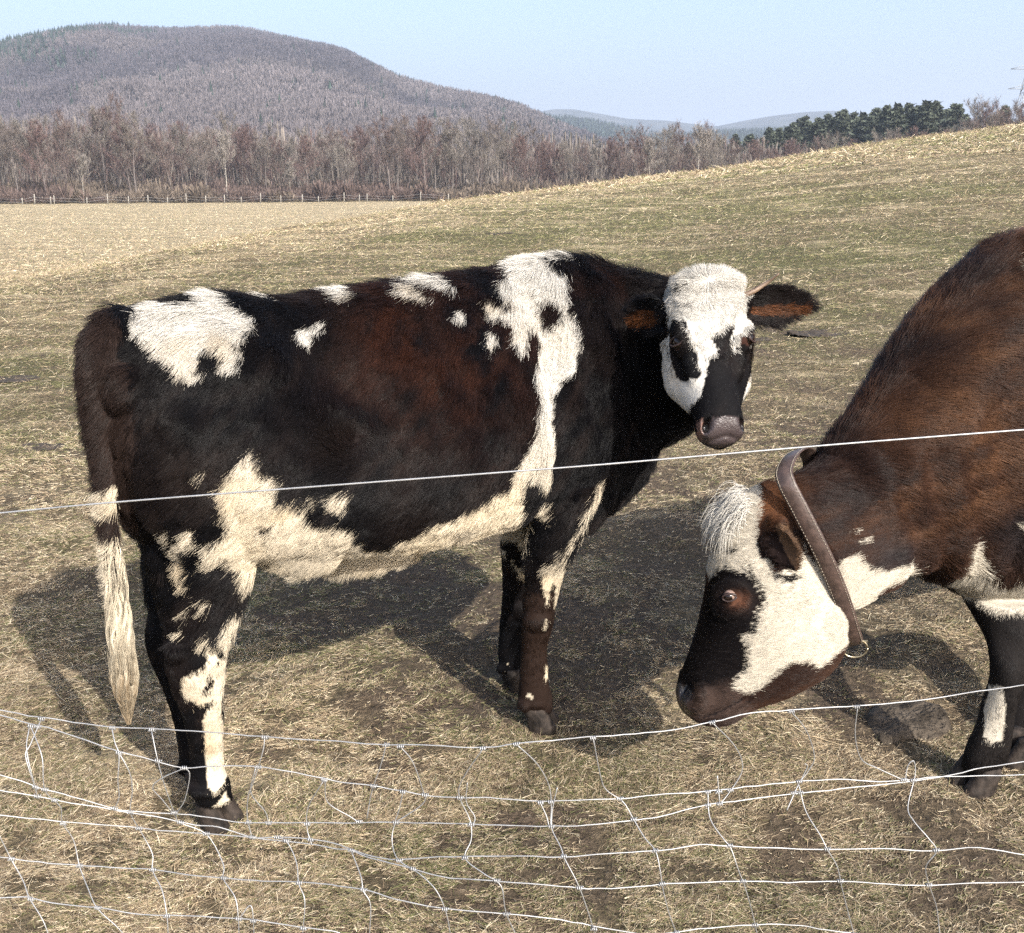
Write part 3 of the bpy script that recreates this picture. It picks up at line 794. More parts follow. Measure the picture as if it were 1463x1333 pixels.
parts.append(loft([[*Wh(s_, 0, (a + b) / 2), *(HF * (a - b) / 2 * hs), *(HS * w_ * hs), k] for s_, a, b, w_, k in hr], 30, 4, .72))
for sg in (-1, 1):
    parts.append(ball(Wh(.178, sg * .088, -.045), [HS * .038, HL * .05, HF * .036]))       # brow
    parts.append(ball(Wh(.24, sg * .062, -.05), [HS * .034, HL * .085, HF * .03]))         # cheek bone
    parts.append(ball(Wh(.450, sg * .052, -.034), [HS * .022, HL * .034, HF * .024]))      # nostril wing
    parts.append(ball(Wh(.24, sg * .062, -.17), [HS * .034, HL * .07, HF * .05]))          # jaw
parts.append(ball(Wh(.012, 0, -.03), [HS * .085, HL * .03, HF * .04]))                 # poll
parts.append(ball(Wh(.475, 0, -.085), [HS * .045, HL * .035, HF * .03]))                 # chin
earR_b = Wh(.065, .095, -.09); earR_t = aty(1166, 437, earR_b[1] + .02)
earL_b = Wh(.075, -.095, -.10); earL_t = aty(893, 452, earL_b[1] + .075)
parts.append(ear_mesh(earR_b, earR_t, vdir + np.array([-.15, 0, -.15]), .054, .5))
parts.append(ear_mesh(earL_b, earL_t, vdir + np.array([.5, -.2, -.15]), .050, .5))
parts.append(ball(Wh(.065, .098, -.095), [HS * .035, HL * .028, HF * .028])); parts.append(ball(Wh(.075, -.098, -.10), [HS * .035, HL * .03, HF * .03]))
# legs
LEGS1 = {
 'near_hind': [(200, 400, 690, 2.42, .13), (206, 392, 745, 2.40, .135), (218, 372, 800, 2.375, .115), (232, 352, 850, 2.35, .085), (240, 336, 900, 2.31, .06), (234, 327, 938, 2.29, .05), (242, 321, 975, 2.29, .044), (258, 319, 1012, 2.30, .036), (268, 319, 1055, 2.31, .032), (272, 320, 1095, 2.32, .033), (272, 328, 1122, 2.325, .040), (280, 334, 1145, 2.33, .036)],
 'far_hind': [(205, 330, 740, 2.66, .12), (212, 290, 810, 2.60, .09), (214, 276, 860, 2.57, .065), (208, 268, 905, 2.54, .05), (213, 268, 935, 2.53, .044), (230, 278, 975, 2.52, .036), (246, 288, 1020, 2.51, .032), (255, 291, 1065, 2.51, .033), (257, 298, 1090, 2.51, .038), (263, 302, 1105, 2.51, .034)],
 'near_front': [(757, 862, 690, 2.86, .09), (755, 842, 740, 2.85, .085), (753, 818, 790, 2.84, .07), (747, 800, 845, 2.84, .055), (745, 791, 888, 2.835, .048), (744, 783, 925, 2.835, .038), (743, 783, 965, 2.835, .036), (740, 789, 995, 2.84, .042), (744, 790, 1014, 2.84, .037)],
 'far_front': [(715, 790, 720, 3.12, .08), (714, 782, 770, 3.12, .065), (717, 764, 820, 3.12, .05), (717, 757, 860, 3.12, .045), (713, 750, 900, 3.12, .035), (711, 748, 935, 3.12, .036), (715, 749, 957, 3.12, .036)]}
for k, rows in LEGS1.items(): parts.append(loft(leg_rings(rows), 20, 4, .95))
for (u, v_, y, ru, rv, ry) in ((768, 885, 2.815, 24, 22, .040), (742, 868, 3.10, 18, 20, .035), (252, 930, 2.26, 17, 20, .035), (300, 905, 2.30, 26, 30, .045), (765, 1000, 2.83, 21, 13, .038), (298, 1125, 2.31, 24, 13, .038), (228, 925, 2.53, 14, 16, .03)):
    c_ = aty(u, v_, y); sx = ru / F_PX * 2.9 * y / 2.9; parts.append(ball(c_, [np.array([sx, 0, 0]), np.array([0, ry, 0]), np.array([0, 0, rv / F_PX * y])]))
for (u, v_, y) in ((744, 1006, 2.815), (750, 1010, 2.80), (273, 1128, 2.30), (280, 1133, 2.285), (714, 955, 3.10), (258, 1098, 2.50)):
    parts.append(ball(aty(u, v_, y), [np.array([.014, 0, 0]), np.array([0, .013, 0]), np.array([0, 0, .017])], 10))
# tail bone
TP = [(178, 456, 2.38), (150, 480, 2.31), (136, 515, 2.27), (136, 565, 2.26), (141, 625, 2.26), (150, 690, 2.26), (155, 745, 2.265), (161, 800, 2.27), (167, 855, 2.275)]
tr_ = [.042, .040, .034, .030, .026, .022, .018, .015, .008]
tpts = np.array([aty(u, v, y) for u, v, y in TP])
parts.append(tubes([(catmull(tpts, 5), np.interp(np.linspace(0, 8, 41), range(9), tr_))], 12))
me1 = remeshed(parts, .0062, 9)
V, Nn = mverts(me1)
# anatomy pushed into the surface
tloc = (V - P0) @ D1; sloc = (V - P0) @ N1
dep = np.zeros(len(V))
def dimple(t0, s0, z0, rt, rz, amt, near=True):
    global dep
    m = np.exp(-(((tloc - t0) / rt) ** 2 + ((V[:, 2] - z0) / rz) ** 2)) * (np.sign(sloc) == np.sign(s0)); dep = dep + amt * m
for s_ in (-1, 1):
    dimple(-.66, s_, 1.15, .10, .08, -.034); dimple(-.60, s_, 1.0, .12, .10, -.012)      # hollow of the flank
    dimple(-1.0, s_, 1.16, .07, .06, -.020); dimple(-.83, s_, 1.20, .055, .05, .026)
    dimple(-.08, s_, 1.0, .05, .28, -.024)                                                  # behind the shoulder
    dimple(.0, s_, 1.2, .05, .09, .012); dimple(.24, s_, 1.08, .05, .2, -.014); dimple(-.80, s_, .86, .05, .12, -.012)
    dimple(.02, s_, .78, .05, .06, -.012)
rib = np.sin((tloc + (V[:, 2] - 1) * .25) * 62) * sstep(-.62, -.5, tloc) * (1 - sstep(-.16, -.06, tloc)) * np.exp(-((V[:, 2] - .98) / .2) ** 2) * .0010
pxv = proj(V); rp = np.exp(-(((pxv[:, 0] - 640) / 120) ** 2 + ((pxv[:, 1] - 530) / 85) ** 2)) * (sloc < .05)
wq = np.stack([tloc * 38 + 2.2 * fbm(V * 9, 401, 2), V[:, 2] * 13 + 1.5 * fbm(V * 8, 402, 2), 0 * tloc], -1)
dep = dep + .0042 * rp * noise(wq, 403) + .0022 * fbm(V * np.array([30, 30, 24]), 404, 2) * (sloc < .1)
V = V + Nn * (dep + rib + .004 * fbm(V * 11, 5, 2) * (np.linalg.norm(V - (HP + HM) / 2, axis=1) > .33))[:, None]
hl = (V - HP) @ HL / hs; hl2 = (V - HP) @ HS / hs; hf = (V - HP) @ HF / hs
headm = (np.linalg.norm(V - (HP + HM) / 2, axis=1) < .36)
for sg in (-1, 1):
    # eye socket
    d2 = ((hl - .190) / .026) ** 2 + ((hf + .035) / .024) ** 2; m = headm & (hl2 * sg > .06); V = V - HS * (sg * .016 * np.exp(-d2 ** 1.5) * m)[:, None]
    l_ = hl2 * sg; d2 = ((hl - .455 - (l_ - .055) * .5) / .020) ** 2 + ((l_ - .055) / .0115) ** 2; m = headm & (hf > -.06); V = V - HF * (.028 * np.exp(-d2 ** 1.4) * m)[:, None]
m = headm & (hf > -.12) & (hl > .44); V = V - HL * 0
V = V - nrm(HL * .5 + HF) * (.006 * np.exp(-((hl - .487 - .012 * np.abs(hl2) / .05) / .004) ** 2) * m)[:, None]
setverts(me1, V)

# coat: white patches, each a polygon marked on the near side of the animal
P1W = [k1((365,395),(440,350),(490,300),(560,310),(640,320),(740,315),(735,300),(700,262),(720,235),(780,235),(840,280),(880,330),(900,340),(950,380),(960,410),(910,450),(850,485),(920,515),(870,560),(905,580),(880,600),(810,590),(830,540),(790,500),(730,500),(700,530),(690,590),(725,620),(700,650),(640,635),(600,630),(570,570),(520,530),(460,455),(400,430)),
       k1((1150,440),(1200,420),(1240,400),(1280,370),(1305,380),(1300,400),(1240,440),(1240,480),(1215,500),(1190,475),(1160,470)),
       k1((995,285),(1030,262),(1080,262),(1075,280),(1030,288)),
       k2((100,205),(140,180),(180,190),(230,230),(190,250),(150,250)), k2((410,165),(470,140),(530,160),(600,165),(622,205),(570,198),(500,188),(430,175)),
       k2((395,220),(410,205),(450,195),(490,220),(545,255),(470,235),(420,235)), k2((605,312),(640,285),(665,328),(640,332)), k2((740,400),(765,370),(785,400),(780,440),(765,462),(750,430)),
       k2((860,1020),(880,940),(930,860),(955,780),(965,700),(960,620),(940,560),(960,480),(970,420),(950,380),(920,340),(910,360),(915,400),(895,470),(875,450),(855,400),(850,345),(800,310),(770,330),(745,290),(735,245),(770,255),(810,290),(850,280),(820,240),(790,200),(810,170),(840,155),(860,120),(830,85),(850,40),(980,40),(1120,35),(1110,85),(1060,75),(1000,90),(1020,120),(1060,140),(1075,180),(1070,230),(1090,300),(1130,340),(1145,380),(1140,450),(1130,510),(1090,560),(1050,600),(1030,660),(1015,750),(1035,820),(1030,880),(1015,920),(1020,980),(1000,1030),(980,990),(960,975),(920,990),(910,1050),(920,1150),(930,1230),(900,1300),(760,1350),(640,1400),(540,1430),(400,1470),(200,1480),(60,1400),(-100,1380),(-180,1300),(-140,1290),(0,1290),(0,1230),(0,1110),(20,1150),(70,1165),(130,1165),(180,1185),(220,1200),(240,1250),(300,1280),(370,1275),(400,1245),(520,1195),(620,1150),(700,1100),(800,1050)),
       [(345,655),(362,640),(378,660),(395,675),(408,678),(405,690),(402,705),(412,712),(425,708),(440,715),(447,735),(465,742),(490,750),(515,752),(515,775),(470,785),(430,785),(395,790),(372,805),(352,836),(349,809),(336,807),(333,787),(328,797),(311,808),(301,797),(306,777),(300,765),(312,769),(331,752),(337,734),(323,726),(330,712),(322,690)],
       k1((915,990),(940,975),(990,1010),(960,1030),(925,1040)), k1((700,1080),(715,1075),(722,1105),(705,1110)),
       k2((20,1040),(60,1045),(90,1075),(50,1075)), k2((110,1050),(180,1030),(205,1060),(180,1100),(140,1085)), k2((985,1085),(1020,1080),(1040,1120),(1010,1130),(990,1115)),
       k5((545,520),(575,480),(600,458),(625,456),(628,470),(680,370),(720,295),(745,235),(760,180),(790,125),(815,120),(805,160),(770,230),(735,290),(690,380),(650,450),(625,520),(605,620),(590,680),(578,690),(592,600),(572,590),(555,650),(547,690),(535,600),(530,540)),
       k5((458,1068),(478,1062),(492,1078),(480,1092),(468,1084)), k5((538,930),(555,945),(562,990),(545,1012)), k5((535,745),(552,740),(550,780),(538,775)),
       k5((545,225),(590,222),(605,285),(575,275)),
       k4((380,140),(410,110),(420,150),(385,200)), k4((430,195),(470,140),(500,130),(512,170),(470,195),(480,260),(482,330),(455,330),(430,260)), k4((455,425),(485,388),(492,395),(475,425)), k4((435,492),(455,480),(463,520),(440,510)),
       k4((530,360),(545,365),(550,410),(535,400)),
       k4((528,500),(550,490),(555,530),(590,520),(600,470),(640,405),(650,430),(635,480),(612,540),(600,600),(600,690),(585,760),(590,850),(605,960),(610,1000),(580,1060),(560,1080),(540,1050),(525,980),(530,900),(510,820),(535,780),(560,740),(500,760),(460,740),(440,690),(450,660),(520,620),(540,600),(520,560)),
       k4((530,1125),(560,1105),(600,1060),(615,1090),(580,1112))]
P1B = [k2((985,240),(1030,235),(1055,270),(1045,330),(1020,360),(985,345),(975,290)), k4((540,650),(560,670),(540,710),(515,725),(525,690)), k4((750,120),(775,95),(797,90),(790,110),(765,145)), k4((560,560),(590,545),(590,590),(570,605)), k2((935,740),(955,770),(955,810),(940,830))]
P1FAR = [k5((410,515),(450,515),(455,570),(420,560)), k5((430,390),(470,400),(460,450),(425,420)), k5((355,440),(375,450),(370,480)), k5((395,485),(412,490),(410,505)), k5((375,932),(388,928),(384,940))]
FACE_B = [k3((428,472),(446,458),(490,490),(520,560),(545,620),(560,680),(560,730),(582,770),(562,812),(520,800),(470,822),(438,780),(422,720),(408,660),(404,600),(412,520)),
          k3((625,570),(640,555),(680,540),(720,500),(760,485),(768,520),(740,580),(735,620),(752,660),(780,620),(820,540),(850,495),(920,480),(930,640),(900,720),(855,760),(830,830),(815,870),(808,930),(860,1050),(860,1150),(760,1200),(640,1190),(550,1160),(505,1100),(498,1000),(520,950),(570,900),(590,840),(610,760),(618,680),(665,648),(650,620)),
          k3((500,370),(530,378),(562,372),(552,398),(520,385)), k3((475,290),(535,278),(520,302),(490,305)), k3((380,300),(450,265),(425,310),(400,350),(370,380)), k3((780,295),(830,290),(800,320))]
TW = [k4((140,-10),(215,-20),(218,55),(180,75),(140,60)), k4((120,150),(150,140),(185,160),(240,140),(330,1300),(120,1300))]
def wob(px, P, amp, s=0):
    return px + amp * np.stack([fbm(P * 30, 201 + s, 2) + .25 * noise(P * 110, 205), fbm(P * 30, 203 + s, 2) + .25 * noise(P * 110, 207)], -1)
def paint1(P, N, hair=False):
    px = proj(P); t_ = (P - P0) @ D1; s_ = (P - P0) @ N1
    if hair: px = px + rng.normal(size=px.shape) * 1.9
    pw = wob(px, P, 4.0)
    n = len(P); n1 = fbm(P * 5, 61, 3); n2 = fbm(P * 22, 63, 2)
    blk = np.array([.0038, .0036, .0042]); brn = np.array([.013, .0085, .007]); red = np.array([.024, .0095, .006])
    c = np.tile(blk, (n, 1))
    k = (sstep(-.1, .5, n1) * .5)[:, None]; c = c * (1 - k) + brn * k
    Qs = np.stack([(P @ nrm(-D1 * .8 + np.array([0, 0, -.75]))) * 7, (P @ nrm(D1 * .75 + np.array([0, 0, -.8]))) * 34, P @ N1 * 14], -1); n3 = fbm(Qs, 67, 3); k = (sstep(.0, .6, n3) * .55)[:, None]; c = c * (1 - k) + np.array([.019, .014, .0125]) * k
    rz = np.exp(-(((px[:, 0] - 640) / 135) ** 2 + ((px[:, 1] - 520) / 95) ** 2)) + .9 * np.exp(-(((px[:, 0] - 560) / 40) ** 2 + ((px[:, 1] - 460) / 45) ** 2)) + .4 * np.exp(-((px[:, 1] - 400) / 20) ** 2) * (px[:, 0] < 900)
    rz = rz * (s_ < .1); k = np.clip(rz * (.55 + .7 * n2 + .5 * n1 + .8 * n3), 0, 1)[:, None]; c = c * (1 - k) + red * k
    tm = (t_ < -1.12) & (px[:, 0] < 200); k = (.75 * tm)[:, None]; c = c * (1 - k) + np.array([.026, .017, .014]) * k
    lg = (P[:, 2] < .45) & (t_ > -.5) & (s_ < 0); c[lg] = c[lg] * .5 + np.array([.028, .016, .011]) * .5
    hd = (np.linalg.norm(P - (HP + HM) / 2, axis=1) < .37) & ((P - HP) @ HF > -.27)
    wm = np.zeros(n, bool)
    near = (s_ < .03) | (view_dot(P, N) > .05)
    for q in P1W: wm |= inpoly(pw, q)
    legn = (px[:, 1] > 770) & (s_ > .0); wm &= near & ~legn
    for q in P1B: wm &= ~inpoly(pw, q)
    for q in P1FAR: wm |= inpoly(pw, q) & (s_ > 0)
    # far side and belly of the animal, not seen in the photograph
    fs = ~near & (P[:, 2] > .4)
    wm |= fs & (fbm(P * 2.6, 77, 2) > .18); wm |= (P[:, 2] < .63) & (P[:, 2] > .45) & (N[:, 2] < -.6) & (t_ > -.75) & (t_ < .1)
    wm |= (t_ < -1.13) & (inpoly(px, TW[0]) | inpoly(px, TW[1])) & (P[:, 2] < .95)
    wm &= ~hd
    # head
    hcx = wob(px, P, 2.2, 40); front = view_dot(P, N) > -.05
    hl_ = (P - HP) @ HL / hs; hs_ = (P - HP) @ HS / hs; hf_ = (P - HP) @ HF / hs
    inhead = hd & (np.abs(hs_) < np.where(hl_ < .15, .118, .15)) & (hf_ > -.235 + .0 * hl_) & (hl_ > -.09)
    fb = np.zeros(n, bool)
    for q in FACE_B: fb |= inpoly(hcx, q)
    fw = inhead & ~(fb & front) & ~((hl_ > .39)); fw &= ~((hf_ < -.12) & (hl_ < .16))
    wm |= fw
    white = np.array([.53, .505, .455]); cream = np.array([.52, .44, .315])
    kc = (sstep(560, 720, px[:, 1]) * .75 + .25 * sstep(0, .5, n1))[:, None] * (~inhead)[:, None]
    wc = white * (1 - kc) + cream * kc; wc = wc * (1 + .12 * n2)[:, None]; dk_ = (.30 * sstep(.1, .6, fbm(P * 8, 65, 3)))[:, None]; wc = wc * (1 - dk_ * np.array([.5, .75, 1.1]))
    kt = ((t_ < -1.13) * sstep(820, 1010, px[:, 1]))[:, None]; wc = wc * (1 - kt) + np.array([.17, .12, .075]) * kt
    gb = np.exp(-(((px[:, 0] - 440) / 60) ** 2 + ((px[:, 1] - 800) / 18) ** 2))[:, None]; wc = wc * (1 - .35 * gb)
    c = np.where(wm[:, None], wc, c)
    # ear lining
    for (eb, et) in ((earR_b, earR_t), (earL_b, earL_t)):
        d = nrm(et - eb); a = (P - eb) @ d; L_ = np.linalg.norm(et - eb); lat = np.cross(d, vdir); lat = nrm(lat); rel = P - eb - a[:, None] * d; off = np.abs(rel[:, 2] + .010 + .006 * n1); dpt = rel @ vdir
        m = (a > .18 * L_) & (a < .85 * L_) & (off < .016 * np.sin(np.clip(a / L_, 0, 1) * 3.0) + .010 * n2) & (np.linalg.norm(rel, axis=1) < .07) & (N @ vdir > .1)
        c[m] = np.array([.11, .042, .017]) * (.25 + .8 * rng.random((m.sum(), 1)) if hair else np.ones((m.sum(), 1)) * .8)
    # muzzle
    mz = hd & (hl_ > .435) & (np.abs(hs_) < .078) & (hf_ > -.075)
    c[mz] = np.array([.050, .038, .038]) * (1 + .3 * n2[mz][:, None])
    for sg in (-1, 1):
        l_ = hs_ * sg; dn = ((hl_ - .455 - (l_ - .055) * .5) / .021) ** 2 + ((l_ - .055) / .0125) ** 2
        c = np.where((mz & (dn < 1))[:, None], np.array([.008, .005, .005]), c)
        pk = mz & (sg < 0) & (hs_ < -.064) & (dn > 1); c[pk] = np.array([.13, .075, .06])
        de = ((hl_ - .190) / .024) ** 2 + ((hf_ + .035) / .024) ** 2; ek = hd & (hs_ * sg > .07) & (de < 1); c[ek] = np.array([.035, .016, .012])
    wm3 = wm[:, None] * 1.0; c = c * (1 - .08 * wm3 * inhead[:, None])
    if hair: rv = rng.uniform(.55, 1.35, (n, 1)); c = c * (rv * (1 - wm3) + (.62 + .38 * rv) * wm3)
    return c
def mark_muzzle(me, mask):
    me.materials.append(M_skin); me.materials.append(M_muzzle)
    lv = np.empty(len(me.loops), np.int32); me.loops.foreach_get('vertex_index', lv)
    ls = np.empty(len(me.polygons), np.int32); me.polygons.foreach_get('loop_start', ls)
    me.polygons.foreach_set('material_index', mask[lv[ls]].astype(np.int32)); me.polygons.foreach_set('use_smooth', [True] * len(me.polygons))
V, Nn = mverts(me1); setcol(me1, paint1(V, Nn))
hl_ = (V - HP) @ HL / hs; hs_ = (V - HP) @ HS / hs; hf_ = (V - HP) @ HF / hs
mzm = (np.linalg.norm(V - HM, axis=1) < .12) & (hl_ > .435) & (np.abs(hs_) < .078) & (hf_ > -.08)
mark_muzzle(me1, mzm)
me1.name = 'body'
body1 = link(bpy.data.objects.new('body', me1), cow); body1.location = -OFF1
def len1(P, N):
    t_ = (P - P0) @ D1; hd = np.linalg.norm(P - (HP + HM) / 2, axis=1) < .36
    hl_ = (P - HP) @ HL / hs; hf_ = (P - HP) @ HF / hs; hs_ = (P - HP) @ HS / hs
    L = np.full(len(P), .029) * (1 + .35 * fbm(P * 9, 17, 2))
    L = L + .014 * sstep(1.27, 1.34, P[:, 2]) + .012 * (P[:, 2] < .66) * (P[:, 2] > .5) * (np.abs(t_ + .4) < .4)
    L = np.where(P[:, 2] < .55, .011, L); L = np.where(P[:, 2] < .2, .008, L)
    L = np.where(t_ < -1.14, .026, L)
    face = hd & (hf_ > -.23) & (np.abs(hs_) < np.where(hl_ < .15, .125, .15))
    L = np.where(face, .011 + .014 * (1 - sstep(.0, .12, hl_)), L)
    L = np.where(face, L * (1 - .35 * sstep(.2, .32, hl_)), L)
    ear = hd & (np.abs(hs_) >= .125) & (hl_ < .16); L = np.where(ear, .022, L)
    mz = hd & (hl_ > .432) & (np.abs(hs_) < .080) & (hf_ > -.082); L = np.where(mz, 0, L)
    for sg in (-1, 1):
        de = ((hl_ - .190) / .026) ** 2 + ((hf_ + .035) / .026) ** 2; L = np.where(hd & (hs_ * sg > .07) & (de < 1), 0, L)
    return L
WH1 = aty(1018, 410, 2.6)
def dir1(P, N):
    D = np.tile(-D1 * .8 + np.array([0, 0, -.75]), (len(P), 1))
    t_ = (P - P0) @ D1
    low = P[:, 2] < .55; D[low] = np.array([0, 0, -1.])
    # whorl on the flank
    wq = W1(-.66, -.25, 1.0); r = P - wq; d = np.linalg.norm(r, axis=1); k = np.exp(-(d / .085) ** 2)[:, None]; sw = np.cross(np.tile(N1, (len(P), 1)), r); D = nrm(D) * (1 - k) + nrm(sw) * k * 1.5
    D = D + .3 * D1 * sstep(1.05, 1.3, P[:, 2])[:, None]
    hd = np.linalg.norm(P - (HP + HM) / 2, axis=1) < .36
    fc_ = P - WH1; D[hd] = nrm(fc_[hd]) + np.array([0, 0, -.25])
    for (eb, et) in ((earR_b, earR_t), (earL_b, earL_t)):
        d_ = nrm(et - eb); a = (P - eb) @ d_; off = np.linalg.norm(P - eb - a[:, None] * d_, axis=1); m = (a > .02) & (a < .2) & (off < .06); D[m] = d_ + .4 * nrm(P[m] - eb - a[m][:, None] * d_)
    return nrm(D)
wgt1 = lambda P, N: np.clip(.25 + view_dot(P, N) * .7, .12, 1) * (1 + 1.2 * (np.linalg.norm(P - (HP + HM) / 2, axis=1) < .36))
fur('coat_hair', body1, me1, NF1, paint1, len1, dir1, .17, .0005, wgt1, wave=.35)
# forelock
def tuft(name, parent, n, roots, dirs, L, col, rad, curl, segs=8, grav=.6, mat_=None, spread=.25):
    P = roots; D = nrm(dirs + rng.normal(size=dirs.shape) * spread)
    pts = [P]; d = D.copy(); Ls = L * rng.uniform(.6, 1.15, (n, 1)); ph = rng.uniform(0, 6.28, (n, 1)); A = nrm(rng.normal(size=(n, 3)))
    cl = np.round(P * 40) / 40
    for k in range(segs - 1):
        q = k / segs
        d = nrm(d + np.array([0, 0, -grav]) / segs * 2 + curl * (np.stack([noise(cl * 31 + k * .35, 1), noise(cl * 31 + k * .35, 2), noise(cl * 31 + k * .35, 3)], -1)))
        pts.append(pts[-1] + d * Ls / (segs - 1))
    pts = np.stack(pts, 1)
    rd = rad * rng.uniform(.7, 1.2, (n, 1)) * np.linspace(1, .3, segs)[None]
    return curves(name, pts, rd, np.array(col)[None] * rng.uniform(.75, 1.15, (n, 1)) if np.ndim(col) == 1 else col, mat_ or M_hair, parent)
n = 3000
a = rng.uniform(0, 2 * math.pi, n); rdd = rng.uniform(0, 1, n) ** .6
roots = Wh(0, 0, 0)[None] + HS * (np.cos(a) * rdd * .075)[:, None] * hs + HL * (np.sin(a) * rdd * .030 + .022)[:, None] * hs + HF * (-.022 - .03 * (rdd * np.cos(a)) ** 2 - .03 * np.maximum(0, -np.sin(a)) * rdd)[:, None] * hs
dirs = HS * (np.cos(a) * 1.5)[:, None] + HL * (np.sin(a) * .5 + .75)[:, None] + HF * .42
tuft('forelock', body1, n, roots, dirs, .058, .46 * np.array([[1.15, 1.06, .94]]) * rng.uniform(.6, 1.25, (n, 1)), .0006, .16, grav=.75)
# tail switch and tail fringe
SWP = np.array([aty(u, v, y) for u, v, y in ((152, 715, 2.26), (157, 760, 2.262), (163, 810, 2.265), (167, 860, 2.27), (172, 910, 2.275), (176, 955, 2.28), (179, 985, 2.285), (182, 1012, 2.29), (184, 1034, 2.295))])
SWC = catmull(SWP, 10); SWR = np.interp(np.linspace(0, 1, len(SWC)), [0, .12, .3, .5, .68, .8, .9, 1], [.010, .016, .023, .028, .030, .022, .012, .005])
n = 7000; q0 = rng.random(n) ** .85 * .72 - .02; ln = rng.uniform(.22, .42, n); ang = rng.uniform(0, 2 * math.pi, n); rf = rng.uniform(.15, 1.0, n) ** .6; sg_ = 14
ck = np.floor(ang * 4) + 31 * np.floor(q0 * 7); ph = _h(ck.astype(np.int64), ck.astype(np.int64) * 3, 0 * ck.astype(np.int64), 3) * 6.28
pts = []
for k in range(sg_):
    qq = np.clip(q0 + ln * k / (sg_ - 1), 0, 1) ; fi = qq * (len(SWC) - 1); i_ = np.minimum(fi.astype(int), len(SWC) - 2); fr = (fi - i_)[:, None]
    c_ = SWC[i_] * (1 - fr) + SWC[i_ + 1] * fr; r_ = np.interp(qq, np.linspace(0, 1, len(SWR)), SWR) * (.35 + .65 * rf * min(1, .45 + k / 6))
    aa = ang + .22 * np.sin(qq * 26 + ph) + .1 * np.sin(qq * 60 + ph * 2); r_ = r_ * (1 + .16 * np.sin(qq * 22 + ph))
    pts.append(c_ + np.stack([np.cos(aa) * r_, np.sin(aa) * r_, 0 * r_], -1))
pts = np.stack(pts, 1); qm = np.clip(q0 + ln * .5, 0, 1)
kq = np.clip(sstep(.35, .9, qm) + rng.normal(size=n) * .18, 0, 1)[:, None]
ccol = np.array([.52, .46, .35]) * (1 - kq) + np.array([.20, .15, .095]) * kq
ccol[(qm > .10) & (qm < .24) & (q0 < .13)] = np.array([.014, .010, .009])
ccol = ccol * (.6 + .7 * _h(ck.astype(np.int64), ck.astype(np.int64), 0 * ck.astype(np.int64), 8))[:, None] * rng.uniform(.75, 1.2, (n, 1))
curves('tail_switch', pts, .0006 * rng.uniform(.7, 1.3, (n, 1)) * np.linspace(1, .35, sg_)[None], ccol, M_hair, body1)
# eyes
for sg in (-1, 1):
    ec = Wh(.190, sg * .102, -.040); eye_parts(body1, ec, HS * sg * .85 + HF * .62, -HL, .0185)
# horn
hb_ = Wh(.055, .085, -.06); p1_ = aty(1096, 404, hb_[1]); p2_ = aty(1113, 391, hb_[1] - .02)
v, f = tubes([(catmull(np.array([hb_, (hb_ + p1_) / 2 + np.array([0, 0, -.004]), p1_, p2_]), 5), np.linspace(.010, .0022, 16))], 10)
mesh('horn', v, f, M_horn, body1)
# hooves
for nm, (u, v_, hd_) in {'nh': (308, 1166, (.62, -.3)), 'fh': (283, 1118, (.8, .3)), 'nf': (766, 1030, (.78, -.15)), 'ff': (732, 972, (.8, .4))}.items():
    g = gnd(u, v_ + 8); g[2] = float(ground_z(g[0], g[1])) + .004
    vv, ff_ = hoof_mesh(g, hd_, .098, .074, .058); mesh('hoof', vv, ff_, M_hoof, body1)
# ------------------------------------------------------------------ cow 2: brown, grazing with its head down, leather collar
OFF2 = np.array([2.0, 3.0, 0])
cow2 = empty('cow', OFF2)
tag(cow2, 'reddish brown cow with a white cheek and leather collar lowering its head to graze', 'cow', 'cows grazing in the pasture')
D2 = nrm(np.array([.84, .54, 0])); N2 = np.array([-D2[1], D2[0], 0]); Z_ = np.array([0, 0, 1.])
parts = []
nk = [((1098, 702), (1190, 880), 2.40, .085), ((1128, 682), (1222, 868), 2.43, .10), ((1172, 658), (1262, 842), 2.48, .115), ((1212, 606), (1302, 818), 2.54, .135), ((1262, 542), (1346, 832), 2.62, .165), ((1310, 470), (1390, 850), 2.70, .20), ((1368, 402), (1440, 868), 2.79, .235), ((1448, 336), (1500, 880), 2.90, .26)]
nrr = [prof_ring(a, b, y, w_, N2) for a, b, y, w_ in nk]
c7 = np.array(nrr[-1][:3]); zt = c7[2] + nrr[-1][5]; zb = c7[2] - abs(nrr[-1][5])
zt = c7[2] + abs(nrr[-1][5])
for d, t_, b_, w_ in ((.22, 1.485, .64, .28), (.45, 1.45, .62, .32), (.75, 1.42, .60, .34), (1.0, 1.42, .62, .32), (1.2, 1.44, .68, .30), (1.38, 1.42, .76, .24), (1.48, 1.34, .90, .15), (1.52, 1.22, 1.0, .06)):
    c = np.array([c7[0], c7[1], 0]) + D2 * d; c[2] = (t_ + b_) / 2; nrr.append([*c, 0, 0, (t_ - b_) / 2, *(N2 * w_)])
parts.append(loft(nrr, 34, 4, .85))
sh = np.array([c7[0], c7[1], 0])
for sg in (-1, 1):
    parts.append(ball(sh + D2 * .03 + N2 * sg * .16 + Z_ * .98, [D2 * .17, N2 * .10, Z_ * .34]))
    parts.append(ball(sh + D2 * -.10 + N2 * sg * .11 + Z_ * .84, [D2 * .15, N2 * .09, Z_ * .16]))
    parts.append(ball(sh + D2 * 1.22 + N2 * sg * .17 + Z_ * .98, [D2 * .22, N2 * .12, Z_ * .33]))
